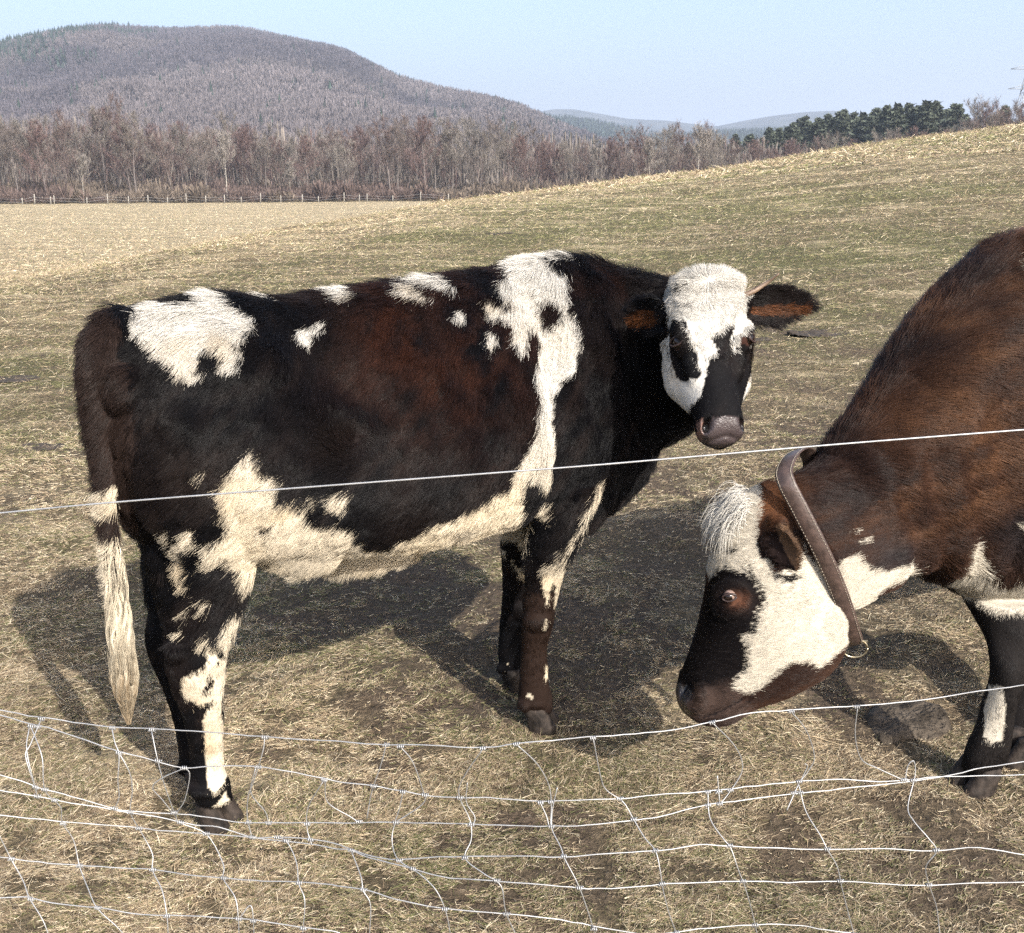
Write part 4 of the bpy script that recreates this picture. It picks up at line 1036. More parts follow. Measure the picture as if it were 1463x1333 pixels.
# head in profile
hd2 = [((1098, 690), (1140, 712), 2.43, .050), ((1058, 712), (1172, 775), 2.42, .085), ((1026, 756), (1202, 842), 2.405, .098), ((1013, 800), (1212, 900), 2.395, .105), ((1008, 842), (1190, 948), 2.385, .106), ((1000, 882), (1152, 976), 2.375, .090), ((990, 918), (1112, 996), 2.365, .072), ((979, 948), (1084, 1006), 2.355, .060), ((969, 972), (1068, 1014), 2.35, .058), ((965, 992), (1056, 1022), 2.347, .057), ((971, 1010), (1042, 1028), 2.345, .048), ((990, 1024), (1028, 1031), 2.345, .030)]
S2 = nrm(np.array([.10, 1, .06]))
parts.append(loft([prof_ring(a, b, y, w_, S2) for a, b, y, w_ in hd2], 30, 4, .8))
EC2 = aty(1043, 853, 2.288)
for sg in (-1, 1):
    parts.append(ball(aty(1038, 838, 2.39) + S2 * sg * .072, [S2 * .035, np.array([.045, 0, .02]), np.array([-.02, 0, .045])]))
    parts.append(ball(aty(1150, 880, 2.39) + S2 * sg * .055, [S2 * .040, np.array([.09, 0, .03]), np.array([-.03, 0, .08])]))
    parts.append(ball(aty(990, 985, 2.35) + S2 * sg * .045, [S2 * .028, np.array([.03, 0, .01]), np.array([-.01, 0, .035])]))
e2b = aty(1104, 757, 2.325); e2t = aty(1137, 818, 2.245)
parts.append(ear_mesh(e2b, e2t, np.array([-.75, -.66, .10]), .046, .6))
parts.append(ball(aty(1106, 752, 2.34), [np.array([.03, 0, 0]), np.array([0, .035, 0]), Z_ * .028]))
e2b2 = aty(1092, 730, 2.49); e2t2 = aty(1120, 745, 2.62); parts.append(ear_mesh(e2b2, e2t2, np.array([-.9, .2, -.2]), .045, .5))
LEGS2 = [[(1375, 1500, 850, 2.70, .10), (1400, 1482, 900, 2.63, .075), (1414, 1472, 940, 2.58, .058), (1416, 1464, 975, 2.56, .050), (1402, 1448, 1020, 2.55, .042), (1388, 1440, 1052, 2.545, .042), (1378, 1434, 1078, 2.545, .046), (1374, 1428, 1096, 2.545, .040)],
         [(1440, 1550, 860, 3.02, .10), (1452, 1530, 920, 2.98, .07), (1450, 1505, 970, 2.90, .052), (1446, 1492, 1010, 2.83, .042), (1442, 1484, 1045, 2.76, .040), (1436, 1478, 1066, 2.74, .040)]]
for rows in LEGS2: parts.append(loft(leg_rings(rows), 20, 4, .95))
for sg in (-1, 1):
    h0 = sh + N2 * sg * .14
    rr2 = [(1.25, .80, .15, .10), (1.30, .66, .11, .075), (1.38, .52, .065, .05), (1.36, .36, .04, .035), (1.31, .20, .034, .032), (1.28, .10, .04, .04), (1.26, .05, .036, .036)]
    parts.append(loft([[*(h0 + D2 * a + Z_ * z), *(D2 * l_), *(N2 * w_)] for a, z, l_, w_ in rr2], 18, 4, .95))
tl2 = catmull(np.array([sh + D2 * 1.44 + Z_ * 1.33, sh + D2 * 1.56 + Z_ * 1.28, sh + D2 * 1.60 + Z_ * 1.0, sh + D2 * 1.60 + Z_ * .6]), 6)
parts.append(tubes([(tl2, np.linspace(.05, .014, len(tl2)))], 10))
me2 = remeshed(parts, .0060, 12)
V, Nn = mverts(me2)
px = proj(V)
HC2 = aty(1100, 870, 2.4)
dh2 = np.linalg.norm(V - HC2, axis=1)
V = V + Nn * (.005 * fbm(V * 9, 15, 2) * (dh2 > .4))[:, None]
nr2 = V[:, 1] < 2.40
d2 = ((px[:, 0] - 1043) / 17) ** 2 + ((px[:, 1] - 853) / 13) ** 2; V = V + S2 * (.016 * np.exp(-d2 ** 1.5) * (nr2 & (dh2 < .4)))[:, None]
d2 = ((px[:, 0] - 980) / 8) ** 2 + ((px[:, 1] - 989) / 14) ** 2; V = V + np.array([.5, .8, 0]) * (.028 * np.exp(-d2 ** 1.3) * (nr2 & (dh2 < .4)))[:, None]
# mouth line
ml = np.array([(1000, 1026), (1030, 1016), (1052, 1004), (1062, 998)]); dm = np.min(np.hypot(px[:, None, 0] - catmull(ml, 12)[None, :, 0], px[:, None, 1] - catmull(ml, 12)[None, :, 1]), axis=1)
V = V + S2 * (.006 * np.exp(-(dm / 3.5) ** 2) * (nr2 & (dh2 < .4)))[:, None]
# folds of the neck
ax2 = nrm(aty(1385, 640, 2.7) - aty(1150, 780, 2.43)); al = (V - aty(1150, 780, 2.43)) @ ax2
V = V + Nn * (.005 * np.sin(al * 55 + 3 * fbm(V * 3, 71, 2)) * sstep(.08, .2, al) * (1 - sstep(.45, .6, al)) * (px[:, 1] > 640))[:, None]
m = np.exp(-(((px[:, 0] - 1330) / 30) ** 2 + ((px[:, 1] - 720) / 70) ** 2)) + np.exp(-(((px[:, 0] - 1425) / 28) ** 2 + ((px[:, 1] - 660) / 110) ** 2))
V = V - Nn * (.016 * m)[:, None]
setverts(me2, V)
Q2W = [k6((395,565),(430,620),(445,640),(468,700),(430,755),(412,850),(360,845),(385,920),(382,1000),(330,1060),(305,1080),(360,1100),(395,1125),(460,1080),(530,1010),(580,985),(640,978),(700,985),(712,1010),(780,960),(860,900),(925,760),(1000,660),(1170,570),(1150,530),(1080,550),(1010,572),(950,560),(890,488),(820,510),(800,540),(700,530),(640,480),(648,425),(620,540),(560,560),(500,560),(480,520),(420,470),(400,480),(330,500),(290,470),(225,560),(228,620),(255,560),(300,553),(350,570)),
       k6((200,170),(430,150),(450,280),(440,330),(420,400),(470,520),(400,560),(280,540),(225,600),(215,540),(250,480),(265,400),(220,300)),
       k6((900,430),(950,405),(945,425),(915,440)), k6((860,375),(900,372),(895,382)),
       k8((350,180),(372,160),(395,170),(400,230),(440,290),(510,325),(570,315),(640,300),(640,470),(460,450),(380,400),(290,370),(300,320),(340,250)),
       k8((430,750),(498,755),(505,860),(500,930),(492,985),(450,985),(410,965),(418,900),(412,860),(430,810)), k8((545,75),(580,60),(580,100),(550,90)), k7((860,150),(880,140),(910,180),(895,190))]
Q2B = [k6((228,600),(255,560),(300,553),(350,570),(395,565),(435,620),(465,700),(430,750),(412,850),(362,848),(388,920),(384,1000),(330,1055),(310,1085),(360,1105),(400,1130),(330,1300),(50,1200),(70,1050),(150,850),(200,740)),
       k6((500,565),(560,570),(622,577),(612,608),(550,606),(505,592)), k6((300,460),(335,455),(330,490),(305,490)), k6((365,520),(400,545),(408,575),(385,560)), k6((262,430),(295,435),(290,470),(262,470)),
       k6((395,1125),(460,1080),(530,1010),(580,985),(640,978),(700,985),(715,1000),(690,1040),(600,1100),(520,1140),(420,1160))]
def paint2(P, N, hair=False):
    px = proj(P); n = len(P)
    if hair: px = px + rng.normal(size=px.shape) * 2.0
    pw = wob(px, P, 3.0, 9)
    n1 = fbm(P * 4.2, 161, 3); n2 = fbm(P * 16, 163, 3)
    dk = np.array([.014, .0085, .0075]); br = np.array([.036, .0175, .0105]); rd = np.array([.082, .040, .021])
    Qs = np.stack([(P @ nrm(ax2 * .9 + np.array([0, 0, -.55]))) * 5, (P @ nrm(np.cross(ax2, [0, 1., 0]))) * 26, P[:, 1] * 8], -1); n3 = fbm(Qs, 167, 3)
    k = sstep(-.55, .15, n1 + .2 * n2 + .6 * n3)[:, None]; c = dk * (1 - k) + br * k
    k = (sstep(.05, .6, n1 + .4 * n2 + .9 * n3 + .35 * (P[:, 2] - 1.0)))[:, None]; c = c * (1 - .8 * k) + rd * .8 * k
    bl = np.exp(-(((px[:, 0] - 1275) / 45) ** 2 + ((px[:, 1] - 795) / 34) ** 2)) + np.exp(-(((px[:, 0] - 1455) / 45) ** 2 + ((px[:, 1] - 770) / 50) ** 2)) * .9
    k = np.clip(bl * .9, 0, 1)[:, None]; c = c * (1 - k) + np.array([.016, .014, .015]) * k
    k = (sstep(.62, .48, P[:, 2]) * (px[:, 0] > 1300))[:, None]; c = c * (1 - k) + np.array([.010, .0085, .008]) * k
    hd = np.linalg.norm(P - HC2, axis=1) < .40
    near = (P[:, 1] < 2.40) | ~hd | (view_dot(P, N) > .0)
    wm = np.zeros(n, bool)
    for q in Q2W: wm |= inpoly(pw, q)
    bm = np.zeros(n, bool)
    for i, q in enumerate(Q2B):
        m = inpoly(pw, q); bm |= m; wm &= ~m
    low = P[:, 2] < .62; wm &= ~(low & (px[:, 0] > 1300) & (P[:, 1] > 2.70) & (P[:, 2] < .55))
    far = P[:, 0] > 1.9; wm &= ~far; wm |= far & (fbm(P * 2.4, 177, 2) > .25)
    ed = nrm(e2t - e2b); ea = (P - e2b) @ ed; eo = np.linalg.norm(P - e2b - ea[:, None] * ed, axis=1); isear = (ea > .0) & (ea < .16) & (eo < .06) & (P[:, 1] < 2.335)
    wm &= ~isear
    white = np.array([.45, .42, .36]); cream = np.array([.44, .385, .295]); k = sstep(860, 760, px[:, 1])[:, None] * .0 + .5
    wc = (white * (1 - k) + cream * k) * (1 + .15 * n2)[:, None]
    c[bm & hd] = np.array([.0065, .0052, .0052])
    c = np.where(wm[:, None], wc, c)
    # brown ring round the eye, brown muzzle
    k = np.exp(-(((px[:, 0] - 1050) / 15) ** 2 + ((px[:, 1] - 858) / 12) ** 2))[:, None] * (hd & bm)[:, None]; c = c * (1 - k) + np.array([.075, .032, .018]) * k
    k = (sstep(972, 998, px[:, 1] + .25 * (px[:, 0] - 1000)) * sstep(1075, 1055, px[:, 0]) * hd * (px[:, 1] < 1040) * ~wm)[:, None]; c = c * (1 - .85 * k) + .85 * np.array([.046, .030, .024]) * (1 + .5 * n2[:, None]) * k
    dn = ((px[:, 0] - 979) / 8.5) ** 2 + ((px[:, 1] - 989) / 14) ** 2; dl = np.min(np.hypot(px[:, None, 0] - catmull(ml, 8)[None, :, 0], px[:, None, 1] - catmull(ml, 8)[None, :, 1]), axis=1); c[((dn < 1) | (dl < 2.4)) & hd] = np.array([.006, .004, .004])
    k = (hd & bm & (px[:, 0] > 1062) & (px[:, 1] > 940))[:, None] * .6; c = c * (1 - k) + np.array([.030, .015, .010]) * k
    inner = isear & ((N @ nrm(np.array([-.85, -.5, .25]))) > .2); c[inner] = np.array([.013, .008, .007])
    sd_ = (px[:, 0] - 1100) * (812 - 745) - (px[:, 1] - 745) * (1135 - 1100); oute = isear & ((sd_ > 0) | ~inner) & (sd_ > -700); c[oute] = np.array([.085, .050, .030])
    pol = np.exp(-(((px[:, 0] - 1098) / 26) ** 2 + ((px[:, 1] - 722) / 22) ** 2))[:, None] * (~isear & ~wm)[:, None]; c = c * (1 - pol) + np.array([.12, .05, .022]) * pol
    if hair: rv = rng.uniform(.6, 1.35, (n, 1)); wm3 = wm[:, None] * 1.0; c = c * (rv * (1 - wm3) + (.62 + .38 * rv) * wm3)
    return c
V, Nn = mverts(me2); setcol(me2, paint2(V, Nn)); px = proj(V)
mzm = (np.linalg.norm(V - aty(975, 1000, 2.33), axis=1) < .044)
mark_muzzle(me2, mzm)
me2.name = 'body'
body2 = link(bpy.data.objects.new('body', me2), cow2); body2.location = -OFF2
def len2(P, N):
    hd = np.linalg.norm(P - HC2, axis=1) < .36
    px = proj(P)
    L = np.full(len(P), .022) * (1 + .35 * fbm(P * 9, 17, 2)); kk = sstep(.46, .28, np.linalg.norm(P - HC2, axis=1)); L = L * (1 - kk) + .013 * kk
    L = L + .014 * sstep(.2, .5, N[:, 2]) * (1 - kk)
    L = np.where((P[:, 2] < .5) & ~hd, np.where(px[:, 0] > 1300, .010, .007), L)
    L = np.where(np.linalg.norm(P - aty(975, 1000, 2.33), axis=1) < .046, 0, L)
    dl = np.min(np.hypot(px[:, None, 0] - catmull(ml, 8)[None, :, 0], px[:, None, 1] - catmull(ml, 8)[None, :, 1]), axis=1); L = np.where(hd & (dl < 2.6), .001, L)
    d2 = ((px[:, 0] - 1043) / 15) ** 2 + ((px[:, 1] - 853) / 11) ** 2; L = np.where(hd & (d2 < 1) & (P[:, 1] < 2.35), 0, L)
    L = np.where((np.linalg.norm(P - (e2b + e2t) / 2, axis=1) < .075) & (P[:, 1] < 2.31), .008, L)
    L = np.where((P[:, 0] > 1.95), L * 1.2, L)
    return L
def dir2(P, N):
    hd = np.linalg.norm(P - HC2, axis=1) < .36
    D = np.tile(ax2 * .9 + np.array([0, 0, -.55]), (len(P), 1))
    kk = sstep(.46, .28, np.linalg.norm(P - HC2, axis=1))[:, None]; D = nrm(D) * (1 - kk) + nrm(np.array([.8, 0, .15])) * kk; D[(P[:, 2] < .6) & ~hd] = np.array([0, 0, -1.]); k = P[:, 0] > 1.3; D[k] = D2 * .5 + np.array([0, 0, -.9])
    k = (P[:, 2] < .6) & (P[:, 0] > 1.2); D[k] = np.array([0, 0, -1.])
    return D
wgt2 = lambda P, N: np.where(P[:, 0] > 1.75, .12, np.clip(.25 + view_dot(P, N) * .75, .12, 1) * (1 + 1.0 * (np.linalg.norm(P - HC2, axis=1) < .38)))
fur('coat_hair', body2, me2, NF2, paint2, len2, dir2, .15, .0005, wgt2, wave=.3)
# curly topknot
n = 2600; tq = rng.random(n); a = rng.uniform(0, 6.28, n)
c0 = aty(1068, 712, 2.42); c1 = aty(1034, 755, 2.41)
roots = c0 + (c1 - c0) * tq[:, None] * .8 + S2 * (rng.normal(size=n) * .03)[:, None] + rng.normal(size=(n, 3)) * .007
dirs = np.tile([-.62, -.15, .85], (n, 1)) * (1 - .5 * tq[:, None]) + S2 * (rng.normal(size=n) * .35)[:, None]
tuft('topknot', body2, n, roots, dirs, .088, (.48, .45, .39), .0007, .10, segs=12, grav=2.1, spread=.10)
eye_parts(body2, EC2 + np.array([0, .006, 0]), np.array([-.25, -1, .05]), np.array([-.25, 0, 1.]), .0145, white=True)
e_ = aty(1043, 853, 2.47); eye_parts(body2, e_, np.array([-.1, 1, .05]), np.array([-.25, 0, 1.]), .0145, white=True)
# muzzle bristles
# collar with its ring
near_pts = [(1125, 694, 2.335), (1150, 742, 2.318), (1178, 798, 2.31), (1200, 850, 2.318), (1214, 893, 2.335), (1221, 918, 2.37)]
far_pts = [(1212, 915, 2.45), (1200, 870, 2.515), (1185, 810, 2.56), (1170, 745, 2.575), (1160, 690, 2.57), (1158, 655, 2.545), (1146, 643, 2.50), (1130, 652, 2.42), (1120, 674, 2.36)]
cp = np.array([aty(*q) for q in near_pts + far_pts]); cp = catmull(np.vstack([cp, cp[:1]]), 6)[:-1]
cc = cp.mean(0); cax = nrm(np.linalg.svd(cp - cc)[2][2]); n_ = len(cp)
if cax[0] < 0: cax = -cax
Tn = nrm(np.roll(cp, -1, 0) - np.roll(cp, 1, 0)); wd = cax - Tn * np.sum(Tn * cax, 1, keepdims=True); wd = nrm(wd); on = nrm(np.cross(Tn, wd)); on = on * np.sign(np.sum(on * (cp - cc), 1, keepdims=True))
Vc = []; Fc_ = []
pr = [(-.021, 0), (-.018, .003), (0, .0042), (.018, .003), (.021, 0), (.018, -.0015), (-.018, -.0015)]
for i in range(n_):
    for a, b in pr: Vc.append(cp[i] + wd[i] * a + on[i] * b)
m_ = len(pr)
for i in range(n_):
    for k in range(m_):
        k2_ = (k + 1) % m_; i2 = (i + 1) % n_; Fc_.append((i * m_ + k, i * m_ + k2_, i2 * m_ + k2_, i2 * m_ + k))
collar = mesh('collar', np.array(Vc) - OFF2, Fc_, M_leather, cow2)
pth = []
for sg in (-.0165, .0165):
    for i in range(0, n_, 1):
        for q in (.15, .65):
            p_ = cp[i] * (1 - q) + cp[(i + 1) % n_] * q + wd[i] * sg + on[i] * .0036; pth.append((np.array([p_ - Tn[i] * .0022, p_ + Tn[i] * .0022]), .0007))
v, f = tubes(pth, 4); mesh('stitching', np.array(v) - OFF2, f, mat('thread', (.30, .26, .2), .8), collar)
rc = aty(1221, 922, 2.365); ang = np.linspace(0, 2 * math.pi, 29)
rx = nrm(np.array([1, -.15, .12])); rz = nrm(np.array([-.12, 0, 1.]))
ring = np.array([rc + rx * math.cos(a) * .030 + rz * (math.sin(a) * .024 - .008) for a in ang])
v, f = tubes([(ring, .0028), (np.array([rc + rx * -.031 + rz * .010, rc + rx * .031 + rz * .010]), .0028)], 8); mesh('ring', np.array(v) - OFF2, f, mat('brass', (.35, .30, .2), .3, metal=.9), collar)
for (u, v_, hd_, w_) in ((1398, 1112, (-.95, -.35), .115), (1455, 1078, (-.85, -.3), .105)):
    g = gnd(u, v_); g[2] = float(ground_z(g[0], g[1])) + .004; vv, ff_ = hoof_mesh(g, hd_, w_, .085, .066); mesh('hoof', np.array(vv) - OFF2, ff_, M_hoof, cow2)
for sg in (-1, 1):
    g = sh + N2 * sg * .14 + D2 * 1.25; g[2] = float(ground_z(g[0], g[1])); vv, ff_ = hoof_mesh(g, -D2[:2], .1, .075, .06); mesh('hoof', np.array(vv) - OFF2, ff_, M_hoof, cow2)
# ------------------------------------------------------------------ wire fence
def poly(c, pts):
    ox = {4: 0, 5: 480, 6: 963}[c]; return [(ox + x / 2.926, 960 + y / 2.926) for x, y in pts]
def fy(u, v): return 1.72 + .035 * math.sin(u / 170) + .03 * math.sin(v / 37 + u / 400) - .00025 * (v - 1150)
def wpts(pts, m=4):
    q = catmull(np.array(pts, float), m)
    return np.array([aty(u, v, fy(u, v)) for u, v in q])
WIRES = [poly(4, [(-60,150),(0,160),(160,188),(310,210),(465,230),(635,237),(760,246),(870,252),(1000,262),(1105,270),(1300,285)]) + poly(5, [(0,290),(100,298),(210,303),(400,307),(620,318),(740,300),(900,287),(1060,272),(1250,258)]) + poly(6, [(0,240),(155,210),(320,172),(480,160),(640,150),(760,142),(1000,122),(1200,92),(1330,72),(1400,66),(1463,55),(1540,40)]),
 poly(4, [(-60,160),(0,180),(120,215),(240,245),(490,330),(620,365),(765,400),(900,393),(1075,395),(1200,415),(1350,445)]) + poly(5, [(0,458),(110,470),(265,497),(400,518),(485,524),(600,525),(700,530),(840,540),(1000,535),(1190,530),(1330,515)]) + poly(6, [(0,510),(125,500),(300,482),(500,460),(680,450),(860,458),(990,450),(1110,438),(1250,436),(1463,430),(1540,428)]),
 poly(4, [(-60,415),(0,430),(120,465),(185,490),(300,520),(480,572),(545,582),(640,590),(760,595),(900,610),(1000,627),(1110,632),(1300,630)]) + poly(5, [(0,632),(130,630),(250,628),(400,632),(560,636),(720,642),(890,646),(1050,640),(1245,620),(1380,598)]) + poly(6, [(50,575),(190,548),(480,512),(700,490),(945,462),(1110,440),(1300,400),(1463,375),(1540,360)]),
 poly(4, [(-60,485),(0,495),(155,520),(300,548),(440,570),(545,590),(620,600),(730,620),(820,640),(920,648),(1050,690),(1160,690),(1300,700)]) + poly(5, [(0,720),(45,735),(150,770),(250,785),(400,775),(530,772),(700,770),(950,773),(1130,760),(1330,748)]) + poly(6, [(0,740),(110,722),(220,728),(400,735),(640,742),(860,738),(1085,748),(1275,735),(1463,765),(1540,775)]),
 poly(4, [(-60,592),(0,598),(250,625),(540,648),(700,665),(860,675),(1050,692),(1300,720)]) + poly(5, [(0,740),(60,745),(150,780),(310,820),(440,855),(640,872),(850,888),(1020,905),(1150,905),(1360,888)]) + poly(6, [(0,885),(270,875),(480,880),(690,875),(850,885),(1050,892),(1250,882),(1430,880),(1540,878)]),
 poly(4, [(-60,765),(0,775),(50,780),(200,800),(330,808),(500,820),(640,825),(800,850),(935,860),(1100,875),(1250,880),(1380,890)]) + poly(5, [(0,895),(110,908),(250,950),(440,988),(700,1010),(900,1030),(1070,1062),(1200,1085),(1400,1120)]),
 poly(4, [(-60,942),(0,945),(120,943),(250,970),(410,985),(560,1012),(700,1018),(990,1030),(1250,1065),(1400,1085)]) + poly(5, [(60,1110),(300,1140)]),
 poly(5, [(1300,1100)]) + poly(6, [(0,1090),(100,1075),(340,1055),(520,1060),(640,1080),(900,1110),(1100,1140)])]
STAYS = [poly(4, s) for s in ([(175,195),(130,300),(110,350),(150,480),(158,522)], [(130,225),(150,270),(180,360),(190,490),(255,560),(262,625),(310,700),(335,808),(370,900),(410,985),(500,1070),(560,1150)],
  [(470,232),(482,290),(500,345),(495,450),(500,520),(480,570)], [(500,335),(545,420),(555,500),(548,585),(600,680),(640,760),(640,825),(680,910),(700,1018),(705,1100)], [(635,240),(660,360),(690,470),(735,600)],
  [(770,400),(680,440),(640,480),(680,530),(735,600)], [(780,398),(795,430),(775,530),(740,615),(865,675),(935,800),(935,860),(985,940),(998,1030),(1000,1110)], [(1108,272),(1100,330),(1060,460),(1040,510),(1035,600),(1055,690)],
  [(1070,400),(1050,500),(1110,580),(1125,630)], [(1160,690),(1200,705),(1240,790),(1250,880),(1275,950),(1268,1070),(1260,1130)], [(1355,450),(1290,560),(1285,650),(1305,720)], [(1360,450),(1370,540),(1463,600),(1500,625)],
  [(0,680),(30,740),(50,780),(100,870),(125,940),(180,1030),(215,1120)], [(1000,1030),(1050,972),(1062,1070),(1062,1120)], [(125,230),(115,330),(160,520)])] + \
 [poly(5, s) for s in ([(210,303),(190,380),(150,500),(130,610)], [(270,310),(320,370),(360,480),(370,540),(290,600),(250,628),(235,700),(260,780),(350,840),(420,910),(460,1000),(480,1100)], [(280,500),(265,570),(245,628)],
  [(615,318),(550,410),(515,480),(520,530),(550,590),(565,636),(565,700),(540,775),(620,840),(690,890),(710,1000),(760,1110)], [(550,460),(545,540),(580,600),(575,636)], [(755,300),(840,380),(890,470),(900,560),(900,645),(940,730),(955,775),(1000,860),(1030,930),(1090,1110)],
  [(925,480),(905,570),(900,645)], [(855,545),(880,600),(890,640)], [(1075,275),(1105,430),(1130,490),(1200,540),(1245,615),(1290,690),(1335,745),(1355,830),(1365,900),(1390,1000),(1430,1110)], [(65,745),(105,850),(115,910),(145,970),(140,1110)])] + \
 [poly(6, s) for s in ([(160,210),(240,290),(280,360),(280,420),(230,500),(190,550)], [(180,430),(190,545)], [(140,500),(150,610),(210,700),(235,730),(270,830),(290,880),(320,980),(350,1110)], [(490,165),(550,240),(585,350),(560,410),(520,465),(470,575)],
  [(520,470),(550,580),(610,680),(640,740),(680,810),(700,900),(720,980),(755,1110)], [(765,145),(755,260),(780,360),(850,400),(960,450)], [(965,445),(975,390),(1000,370),(1005,430),(975,560),(1000,620),(1060,690),(1095,745),(1050,810),(1065,890),(1095,980),(1110,1110)], [(545,380),(555,395),(520,465)])]
fo = empty('woven_wire_fence', (0, 1.7, 0)); tag(fo, 'sagging galvanised woven wire fence, bent and knotted, across the bottom of the view', 'fence')
OF = np.array([0, 1.7, 0])
for wp in WIRES:
    P = wpts(wp); jt = .0012 * np.stack([noise(P * 45, 1), noise(P * 45, 2), noise(P * 45, 3)], -1)
    v, f = tubes([(P + jt - OF, .00118)], 7); mesh('line_wire', v, f, M_wire, fo)
WP = [catmull(np.array(w_, float), 14) for w_ in WIRES]
knots = []
for s in STAYS:
    P = wpts(s, 5); P[:, 1] -= .0028
    v, f = tubes([(P - OF, .00105)], 7); mesh('stay_wire', v, f, M_wire, fo)
    q = catmull(np.array(s, float), 10)
    for w_ in WP:
        d = np.hypot(q[:, None, 0] - w_[None, :, 0], q[:, None, 1] - w_[None, :, 1]); i, j = np.unravel_index(d.argmin(), d.shape)
        if d[i, j] < 4 and all(math.hypot(q[i][0] - a[0], q[i][1] - a[1]) > 9 for a in knots): knots.append((q[i][0], q[i][1], w_[min(j + 2, len(w_) - 1)] - w_[max(j - 2, 0)]))
for (u, v_, tg) in knots[:98]:
    c = aty(u, v_, fy(u, v_)) - OF + np.array([0, -.0012, 0]); T = nrm(np.array([tg[0], 0, -tg[1]])); B = np.array([0, 1., 0]); Nn_ = np.cross(T, B)
    ph0 = random.uniform(0, 6); a = np.linspace(0, 1, 26); hlx = c + np.outer((a - .5) * .0115, T) + np.outer(np.cos(a * 20 + ph0) * .0031, B) + np.outer(np.sin(a * 20 + ph0) * .0031, Nn_)
    v, f = tubes([(hlx, .0012)], 6); mesh('knot', v, f, M_wire, fo)
tw = [(-60, 738), (0, 733), (165, 717.5), (440, 696), (800, 668.5), (950, 656), (1200, 634.5), (1463, 614), (1540, 608)]
P = np.array([aty(u, v, 1.5) for u, v in catmull(np.array(tw, float), 6)])
v, f = tubes([(P, .00135)], 8)
sw = mesh('strand_wire', v, f, M_wire); tag(sw, 'single taut bright wire stretched straight across in front of both cows', 'wire')

# ------------------------------------------------------------------ stone and dung
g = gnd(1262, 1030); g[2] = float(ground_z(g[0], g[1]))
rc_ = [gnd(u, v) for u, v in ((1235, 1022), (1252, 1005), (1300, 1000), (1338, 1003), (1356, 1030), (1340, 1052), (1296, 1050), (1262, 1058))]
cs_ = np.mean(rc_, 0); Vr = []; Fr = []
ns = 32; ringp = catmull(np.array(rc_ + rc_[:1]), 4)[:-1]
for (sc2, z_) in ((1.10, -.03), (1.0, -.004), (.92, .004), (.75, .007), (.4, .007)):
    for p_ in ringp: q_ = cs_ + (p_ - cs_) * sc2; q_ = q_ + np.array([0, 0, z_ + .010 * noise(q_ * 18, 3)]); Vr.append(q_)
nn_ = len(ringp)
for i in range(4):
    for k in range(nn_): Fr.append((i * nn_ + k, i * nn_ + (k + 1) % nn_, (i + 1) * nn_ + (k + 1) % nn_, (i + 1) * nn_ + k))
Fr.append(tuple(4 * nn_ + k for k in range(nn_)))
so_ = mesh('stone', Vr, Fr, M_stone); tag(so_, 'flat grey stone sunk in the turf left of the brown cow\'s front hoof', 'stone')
CL = [((1172, 480), .30, 'dark mud clods in the turf below the horned side ear of the white faced cow'), ((22, 547), .22, 'dark dung pat in the grass at the left edge, left of the tail'), ((712, 335), .30, 'dark clod on the grassy slope above the shoulder of the standing cow'), ((62, 638), .14, 'small dung pat in the grass left of the tail base'),
      ((1085, 487), .13, 'small dung clod just right of the eye of the white faced cow'), ((1290, 492), .16, 'small dark clod on the slope left of the brown cow neck'), ((620, 352), .2, 'dark tussock of mud on the slope above the back of the standing cow')]
for (uv, sz, lab) in CL:
    # point on the terrain along that ray
    r_ = ray(*uv); tt2 = 1.0
    for _ in range(400):
        p_ = EYE + r_ * tt2
        if p_[2] < ground_z(p_[0], p_[1]): break
        tt2 *= 1.02
    Vd = []; Fd = []
    lumps = []
    for k in range(20):
        a = random.uniform(0, 6.28); d = random.uniform(0, sz * .6); rr3 = sz * random.uniform(.05, .16)
        lumps.append(ball(np.array([math.cos(a) * d * 1.5, math.sin(a) * d, rr3 * .15]), [np.array([rr3 * 1.3, 0, 0]), np.array([0, rr3, 0]), np.array([0, 0, rr3 * .6])], 12))
    lumps.append(ball(np.zeros(3), [np.array([sz * .95, 0, 0]), np.array([0, sz * .7, 0]), np.array([0, 0, sz * .045])], 24))
    md = remeshed(lumps, sz * .028, 1); vd, nd = mverts(md); setverts(md, vd + .035 * sz * np.stack([noise(vd * 14 / sz, 1), noise(vd * 14 / sz, 2), .6 * noise(vd * 14 / sz, 3)], -1))
    md.materials.append(M_dung); md.name = 'dung_pat'
    o = link(bpy.data.objects.new('dung_pat', md)); o.location = (p_[0], p_[1], float(ground_z(p_[0], p_[1])) - .01 * sz); tag(o, lab, 'dung', 'clods and dung pats in the pasture')

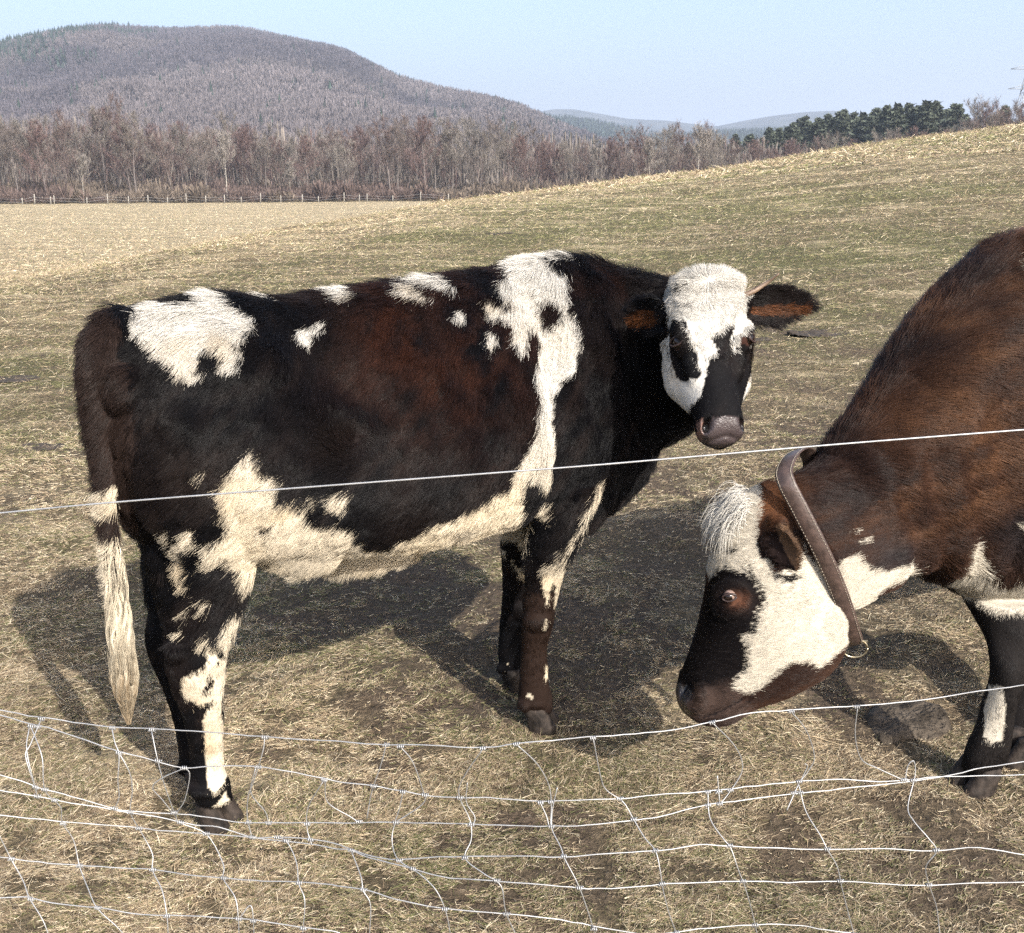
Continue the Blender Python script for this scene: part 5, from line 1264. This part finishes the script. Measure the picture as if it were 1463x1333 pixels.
# ------------------------------------------------------------------ grass
def grass(name, n, r0, r1, pw, lenr, radr, label, segs=4, flat=.55, azl=.60):
    a = rng.uniform(-azl, azl, n); q = rng.random(n)
    r = r0 * (r1 / r0) ** q if pw == 0 else np.sqrt(r0 ** 2 + (r1 ** 2 - r0 ** 2) * q)
    x = r * np.sin(a); y = r * np.cos(a)
    Q = np.stack([x, y, 0 * x], -1)
    zn = zones(Q)
    cl = fbm(Q * 9, 301, 2); c2_ = fbm(Q * 27, 309, 2); keep = rng.random(n) < np.clip(1.0 - 1.0 * zn[:, 0] + .6 * cl + 1.1 * c2_, .05, 1)
    x, y, r, Q, zn, cl = x[keep], y[keep], r[keep], Q[keep], zn[keep], cl[keep]; n = len(x)
    z = ground_z(x, y)
    P = np.stack([x, y, z - .002], -1)
    sc_ = np.interp(r, [1.5, 5, 12, 30, 60], lenr)
    L = sc_ * rng.uniform(.45, 1.25, n) * (1 + .5 * cl) * (1 - .45 * zn[:, 0])
    da = rng.uniform(0, 2 * math.pi, n) * .75 + 6.28 * (.5 + .5 * fbm(Q * 3.2, 303, 2)) ; el = rng.uniform(.05, 1.05, n) ** 1.3
    el = el * (1 - flat * .5)
    d = np.stack([np.cos(da) * np.cos(el), np.sin(da) * np.cos(el), np.sin(el) + .12], -1)
    bend = rng.normal(size=(n, 3)) * .35 + np.array([0, 0, -.45]); t_ = np.linspace(0, 1, segs)[None, :, None]
    pts = P[:, None] + d[:, None] * t_ * L[:, None, None] + bend[:, None] * t_ ** 2 * L[:, None, None]
    gz = ground_z(pts[..., 0], pts[..., 1]); pts[..., 2] = np.maximum(pts[..., 2], gz + .0015 + .006 * rng.random((n, 1)) * np.arange(segs)[None] / segs)
    rad = np.interp(r, [1.5, 5, 12, 30, 60], radr)[:, None] * rng.uniform(.5, 1.5, (n, 1)) * np.linspace(1, .35, segs)[None]
    g = rng.random(n) < np.clip(zn[:, 1] * .62 + .12 + .25 * fbm(Q * 5, 305, 2), .03, .8)
    s1 = np.array([.35, .275, .175]); s2 = np.array([.17, .125, .082]); s3 = np.array([.56, .48, .34]); g1 = np.array([.105, .11, .042]); g2 = np.array([.19, .18, .085])
    k = rng.random((n, 1)); c = np.where(k < .40, s1, np.where(k < .84, s2, s3)); c = np.where(g[:, None], np.where(rng.random((n, 1)) < .5, g1, g2), c)
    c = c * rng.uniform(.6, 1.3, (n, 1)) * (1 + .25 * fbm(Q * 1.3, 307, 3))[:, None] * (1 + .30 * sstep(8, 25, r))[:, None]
    o = curves(name, pts, rad, c, M_grass); tag(o, label, 'grass', kind='stuff'); return o
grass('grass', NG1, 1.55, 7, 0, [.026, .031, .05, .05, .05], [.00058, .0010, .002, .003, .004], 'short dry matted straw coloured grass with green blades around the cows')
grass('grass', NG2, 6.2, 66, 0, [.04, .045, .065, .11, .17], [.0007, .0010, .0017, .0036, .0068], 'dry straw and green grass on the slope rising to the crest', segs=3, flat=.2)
# long loose straws lying about
grass('straw', 1300, 1.6, 7, 0, [.10, .11, .16, .1, .1], [.0009, .0012, .002, .002, .002], 'loose pale straws scattered over the trampled turf', segs=5, flat=1.7)
grass('grass', 150000, 34, 196, 0, [.2, .2, .2, .2, .22], [.01, .01, .01, .01, .013], 'pale straw stubble covering the flat field beyond the slope', segs=3, flat=.4)
